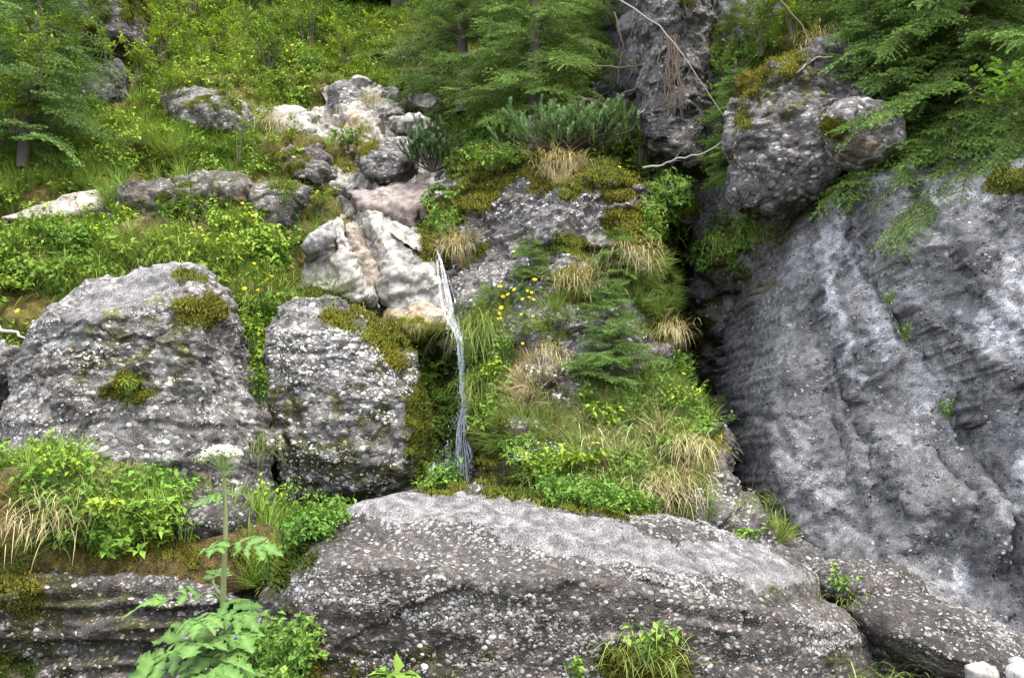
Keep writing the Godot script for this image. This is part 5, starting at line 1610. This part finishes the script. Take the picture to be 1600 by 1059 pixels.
func branches() -> void:
	var pale := Color(0.26, 0.24, 0.22)
	var brown := Color(0.085, 0.065, 0.052)
	stick([[1005, 262, 9.6], [1035, 258, 9.4], [1062, 247, 9.3], [1100, 240, 9.2], [1140, 215, 9.2]], 0.012, 0.005, "pale dead branch lying across the cleft", 951, 3, pale)
	stick([[955, -10, 9.8], [1030, 40, 9.6], [1070, 90, 9.5], [1110, 150, 9.5], [1150, 210, 9.5]], 0.009, 0.004, "thin pale branch slanting down beside the dark pillar", 952, 4, pale * 0.8)
	stick([[1300, 88, 8.5], [1275, 90, 8.45], [1255, 105, 8.4], [1235, 120, 8.4]], 0.01, 0.004, "short grey branch on the overhanging boulder", 953, 3, pale * 0.9)
	stick([[1220, 0, 8.8], [1255, 40, 8.7], [1268, 70, 8.6], [1275, 90, 8.5]], 0.007, 0.004, "thin dark branch above the straw tuft", 954, 2, brown * 1.4)
	stick([[600, 82, 14.5], [625, 90, 14.4], [672, 90, 14.2]], 0.016, 0.006, "pale stick lying on the upper slope", 955, 3, pale)
	stick([[570, 140, 12.6], [610, 165, 12.4], [650, 190, 12.2]], 0.008, 0.004, "thin stick leaning beside the rock fin", 956, 0, pale)
	stick([[-20, 510, 7.4], [10, 515, 7.3], [38, 528, 7.2]], 0.022, 0.008, "bleached branch end beside the big tapering boulder", 957, 0, pale * 1.15)
	stick([[900, 150, 10.6], [950, 165, 10.4], [990, 140, 10.3], [1020, 110, 10.3]], 0.03, 0.012, "dark crooked branch under the bare spruce", 958, 5, brown * 0.7)
	stick([[930, 105, 10.8], [980, 105, 10.4], [1030, 95, 10.2]], 0.014, 0.006, "brown branch reaching to the dark pillar", 959, 4, brown * 1.2)
	stick([[960, 20, 11.0], [975, 70, 10.8], [965, 130, 10.6]], 0.012, 0.005, "dead twiggy branch hanging in the dark spruce", 960, 8, brown)
	stick([[1000, 10, 11.0], [985, 60, 10.8], [1000, 120, 10.5]], 0.012, 0.005, "second dead branch hanging by the dark pillar", 961, 8, brown)
	stick([[560, 255, 11.2], [575, 290, 11.0], [595, 330, 10.7]], 0.007, 0.004, "thin stick across the reddish bedrock", 962, 0, brown)
	# a bundle of roots hanging on the dark pillar
	rng.seed = 970
	var o := at(1046, 60, 9.9)
	var root := base("hanging_roots", o)
	tag(root, "bundle of brown roots hanging down the dark pillar", "roots")
	for k in 16:
		var b := Buf.new()
		var x := rng.randfn() * 12.0
		var pts := []
		for s in 7:
			pts.append(at(1046 + x * (1.0 + 0.3 * s) * 0.5 + rng.randfn() * 3.0, 55 + s * rng.randf_range(17, 22), 9.88 - 0.01 * s) - o)
		b.tube(pts, 0.008, 0.003, Color(0.10, 0.075, 0.058) * rng.randf_range(0.7, 1.3), 4)
		put("root", b.mesh(), M.bark, root)

func flowers() -> void:
	# yellow daisies: stem, petals, centre
	rng.seed = 1001
	var spots := []
	for q in [[795, 505, 40, 60, 16, "yellow flower in the patch beside the fall"], [830, 470, 30, 40, 5, "yellow flower in the patch beside the fall"]]:
		for k in q[4]: spots.append([q[0] + rng.randfn() * q[2] * 0.6, q[1] + rng.randfn() * q[3] * 0.6, q[5], "rock_outcrop", "yellow flowers beside the fall"])
	for q in [[410, 460, 3], [395, 480, 2], [305, 405, 2], [140, 255, 1], [460, 115, 3], [300, 150, 2], [430, 200, 1], [205, 205, 1], [360, 300, 2], [150, 390, 1], [560, 60, 1], [30, 535, 1], [380, 375, 2], [480, 80, 1], [375, 120, 1]]:
		for k in q[2]: spots.append([q[0] + rng.randfn() * 8.0, q[1] + rng.randfn() * 8.0, "yellow flower scattered in the grass of the slope", "hillside", "yellow flowers on the slope"])
	for q in [[970, 290, 1], [695, 240, 1], [700, 215, 1], [1060, 575, 1], [1065, 610, 1]]:
		for k in q[2]: spots.append([q[0], q[1], "yellow flower on the mossy brow and shoulder of the outcrop", "rock_outcrop", "yellow flowers on the moss"])
	var pt := Buf.new()
	for k in 11:
		var a := k * TAU / 11.0
		pt.leaf(Vector3.ZERO, Vector3(cos(a), 0.15, sin(a)).normalized(), Vector3.UP, 0.021, 0.009, Color(0.78, 0.5, 0.02), 0.05, 0.1)
	var petals := pt.mesh()
	var ct := Buf.new()
	for k in 8:
		var a := k * TAU / 8.0
		ct.leaf(Vector3(0, 0.003, 0), Vector3(cos(a), 0.3, sin(a)).normalized(), Vector3.UP, 0.007, 0.006, Color(0.6, 0.3, 0.01), 0.05, 0.3)
	var centre := ct.mesh()
	for s in spots:
		var hit := nearest(s[3], s[0], s[1])
		if hit == Vector3.INF: continue
		var o := base("yellow_flower", hit)
		tag(o, s[2], "flower", s[4])
		var h := rng.randf_range(0.14, 0.26)
		var tip := Vector3(rng.randfn() * 0.02, h, 0.05 + rng.randf() * 0.05)
		var sb := Buf.new()
		sb.tube([Vector3(0, -0.02, 0), tip * 0.5 + Vector3(0.005, 0, 0), tip], 0.002, 0.0015, Color(0.1, 0.16, 0.05), 4)
		put("stem", sb.mesh(), M.leaf, o)
		var sc := rng.randf_range(0.75, 1.25)
		for m in [["petals", petals], ["centre", centre]]:
			var q := put(m[0], m[1], M.petal, o, tip)
			q.rotation = Vector3(rng.randf_range(0.5, 1.1), rng.randf_range(-0.6, 0.6), 0)
			q.scale = Vector3.ONE * sc

	# a few violet bells by the hogweed
	var vb := Buf.new()
	for k in 5:
		var a := k * TAU / 5.0
		vb.leaf(Vector3.ZERO, Vector3(cos(a) * 0.6, 0.8, sin(a) * 0.6).normalized(), Vector3.UP, 0.014, 0.009, Color(0.16, 0.1, 0.5), 0.1, -0.2)
	for q in [[368, 1000, "upper violet bell flower beside the hogweed"], [356, 1014, "lower violet bell flower beside the hogweed"]]:
		var o := base("bell_flower", at(q[0] + 4, q[1] + 40, 3.1))
		tag(o, q[2], "flower")
		var tip := at(q[0], q[1], 3.08) - o.position
		var sb := Buf.new()
		sb.tube([Vector3.ZERO, tip * 0.5 + Vector3(0.004, 0, 0), tip], 0.0014, 0.001, Color(0.1, 0.16, 0.05), 4)
		put("stem", sb.mesh(), M.leaf, o)
		put("petals", vb.mesh(), M.petal, o, tip)

func nearest(nm: String, px: float, py: float) -> Vector3:
	# the point of a surface that lies in a given direction
	var s: Dictionary = surf[nm]
	var p: PackedVector3Array = s.p
	var best := 30.0
	var out := Vector3.INF
	var o: Vector3 = s.o
	var dir := (at(px, py, 1.0) - EYE).normalized()
	for i in range(0, p.size(), 2):
		var q := p[i] + o - EYE
		var t := q.dot(dir)
		var e := (q - dir * t).length_squared()
		if e < 0.004:
			var sc := e * 300.0 + t * 0.1
			if sc < best:
				best = sc
				out = p[i] + o
	return out

func waterfall() -> void:
	rng.seed = 1100
	var top := at(688, 405, 9.35)
	var root := base("waterfall", top)
	tag(root, "thin white waterfall dropping into the hollow between the boulders", "waterfall")
	# the course of the fall
	var course := [[682, 390, 9.68], [687, 404, 9.56], [692, 430, 9.45], [699, 465, 9.34], [705, 495, 9.22], [713, 515, 9.06], [718, 530, 8.96], [721, 570, 8.9], [722, 610, 8.85], [727, 635, 8.82], [722, 655, 8.8], [724, 690, 8.76], [729, 730, 8.7], [731, 775, 8.62]]
	var wide := [0.012, 0.03, 0.06, 0.075, 0.065, 0.035, 0.022, 0.024, 0.022, 0.028, 0.036, 0.065, 0.11, 0.15]
	for part in [["veil", 26, 0, 8, 0.0007, 0.0016, M.veil], ["strands", 30, 6, 14, 0.0012, 0.0048, M.water]]:
		var st := Buf.new()
		for k in part[1]:
			var pts := []
			var ph := rng.randf_range(-1.0, 1.0)
			var s0: int = part[2] + rng.randi() % 4
			var s1: int = part[3] - (rng.randi() % 4 if rng.randf() < 0.4 else 0)
			for s in range(s0, maxi(s1, s0 + 2)):
				var c := at(course[s][0], course[s][1], course[s][2]) - top
				pts.append(c + Vector3(ph * wide[s] + rng.randfn() * 0.005, rng.randfn() * 0.004, rng.randfn() * 0.012))
				if s + 1 < s1:
					var c2 := at(course[s + 1][0], course[s + 1][1], course[s + 1][2]) - top
					pts.append(c.lerp(c2, 0.5) + Vector3(ph * (wide[s] + wide[s + 1]) * 0.5 + rng.randfn() * 0.006, 0, rng.randfn() * 0.012))
			st.tube(pts, rng.randf_range(part[4], part[5]), rng.randf_range(part[4], part[5]) * 1.3, Color.WHITE, 5)
		put(part[0], st.mesh(), part[6], root)
	var sp := Buf.new()
	for k in 1100:
		var s := pow(rng.randf(), 0.5) * (course.size() - 1.01)
		var a := int(s)
		var c := at(course[a][0], course[a][1], course[a][2]).lerp(at(course[a + 1][0], course[a + 1][1], course[a + 1][2]), s - a) - top
		var wd: float = lerpf(wide[a], wide[a + 1], s - a) * 1.5
		drop_into(sp, c + Vector3(rng.randfn() * wd, 0, rng.randfn() * wd * 0.6 + 0.01), rng.randf_range(0.002, 0.0055), rng.randf_range(1.5, 5.0))
	for k in 1300:
		drop_into(sp, at(712 + rng.randfn() * 24.0, 738 + rng.randfn() * 16.0, 8.6 + rng.randfn() * 0.1) - top, rng.randf_range(0.002, 0.005), rng.randf_range(1.0, 2.5))
	var dr := put("spray", sp.mesh(), M.veil, root)
	dr.set_meta("kind", "stuff")
	# a second thread at the left, and the small one in the upper channel
	for q in [["small side trickle falling beside the pale boulder", [[672, 722, 8.55], [667, 745, 8.45], [660, 790, 8.35]], 14, 0.05], ["thin trickle in the channel between the worn slabs", [[554, 398, 9.72], [566, 425, 9.66], [580, 455, 9.6], [592, 480, 9.56]], 5, 0.012]]:
		var o := at(q[1][0][0], q[1][0][1], q[1][0][2])
		var r2 := base("trickle", o)
		tag(r2, q[0], "water")
		var b := Buf.new()
		for k in q[2]:
			var pts := []
			var ph := rng.randf_range(-1, 1)
			for c in q[1]: pts.append(at(c[0], c[1], c[2]) - o + Vector3(ph * q[3], rng.randfn() * 0.004, rng.randfn() * 0.006))
			b.tube(pts, 0.0014, 0.003, Color.WHITE, 5)
		put("strands", b.mesh(), M.veil, r2)

func drop_into(b: Buf, c: Vector3, r: float, tall: float) -> void:
	var k := b.p.size()
	for v in [Vector3(0, tall, 0), Vector3(1, 0, 0), Vector3(0, 0, 1), Vector3(-1, 0, 0), Vector3(0, 0, -1), Vector3(0, -1, 0)]:
		b.p.append(c + v * r)
		b.n.append((v as Vector3).normalized())
		b.c.append(Color.WHITE)
	for t in [[0, 1, 2], [0, 2, 3], [0, 3, 4], [0, 4, 1], [5, 2, 1], [5, 3, 2], [5, 4, 3], [5, 1, 4]]:
		b.i.append_array([k + t[0], k + t[1], k + t[2]])

func build_plants() -> void:
	make_protos()
	stage("protos")
	dress_rocks()
	stage("pebbles")
	green_cover()
	stage("cover")
	trees()
	stage("trees")
	undergrowth()
	branches()
	stage("undergrowth")
	flowers()
	waterfall()
	hogweed()

func _ready() -> void:
	t_start = Time.get_ticks_msec()
	rng.seed = 7
	var cam := Camera3D.new()
	cam.name = "camera"
	add_child(cam)
	cam.position = EYE
	cam.rotation = Vector3(TILT, 0, 0)
	cam.fov = 40.0
	cam.far = 200.0
	cam.current = true
	var env := Environment.new()
	env.background_mode = Environment.BG_SKY
	var sm := ProceduralSkyMaterial.new()
	sm.sky_top_color = Color(0.86, 0.89, 0.94)
	sm.sky_horizon_color = Color(0.90, 0.92, 0.95)
	sm.ground_horizon_color = Color(0.30, 0.32, 0.26)
	sm.ground_bottom_color = Color(0.16, 0.17, 0.12)
	sm.sky_curve = 0.2
	sm.sun_angle_max = 0.0
	var sky := Sky.new()
	sky.sky_material = sm
	env.sky = sky
	env.background_energy_multiplier = 1.0
	env.tonemap_mode = Environment.TONE_MAPPER_LINEAR
	env.tonemap_exposure = 5.8
	env.sdfgi_enabled = true
	env.ssao_enabled = true
	env.ssil_enabled = true
	var we := WorldEnvironment.new()
	we.name = "world_environment"
	we.environment = env
	add_child(we)
	var sun := DirectionalLight3D.new()
	sun.name = "sun"
	add_child(sun)
	sun.rotation_degrees = Vector3(-64, 38, 0)
	sun.light_energy = 0.5
	sun.light_color = Color(1.0, 0.97, 0.92)
	sun.light_angular_distance = 20.0
	sun.shadow_enabled = true
	n_big = noise(3, 0.55, 3)
	n_mid = noise(5, 2.4, 3)
	n_rid = noise(8, 1.6, 4, FastNoiseLite.TYPE_SIMPLEX_SMOOTH, FastNoiseLite.FRACTAL_RIDGED)
	n_fine = noise(13, 9.0, 3)
	n_var = noise(17, 1.5, 3)
	n_cell = noise(21, 14.0, 1, FastNoiseLite.TYPE_CELLULAR)
	n_cell.cellular_return_type = FastNoiseLite.RETURN_DISTANCE
	n_blk = noise(29, 1.5, 1, FastNoiseLite.TYPE_CELLULAR)
	n_blk.cellular_return_type = FastNoiseLite.RETURN_CELL_VALUE
	n_edge = noise(31, 0.8, 1, FastNoiseLite.TYPE_CELLULAR)
	n_edge.cellular_return_type = FastNoiseLite.RETURN_DISTANCE2_SUB
	make_materials()
	stage("materials")
	plan_growth()
	build_setting()
	stage("setting")
	build_rocks()
	stage("rocks")
	build_plants()
	stage("plants")
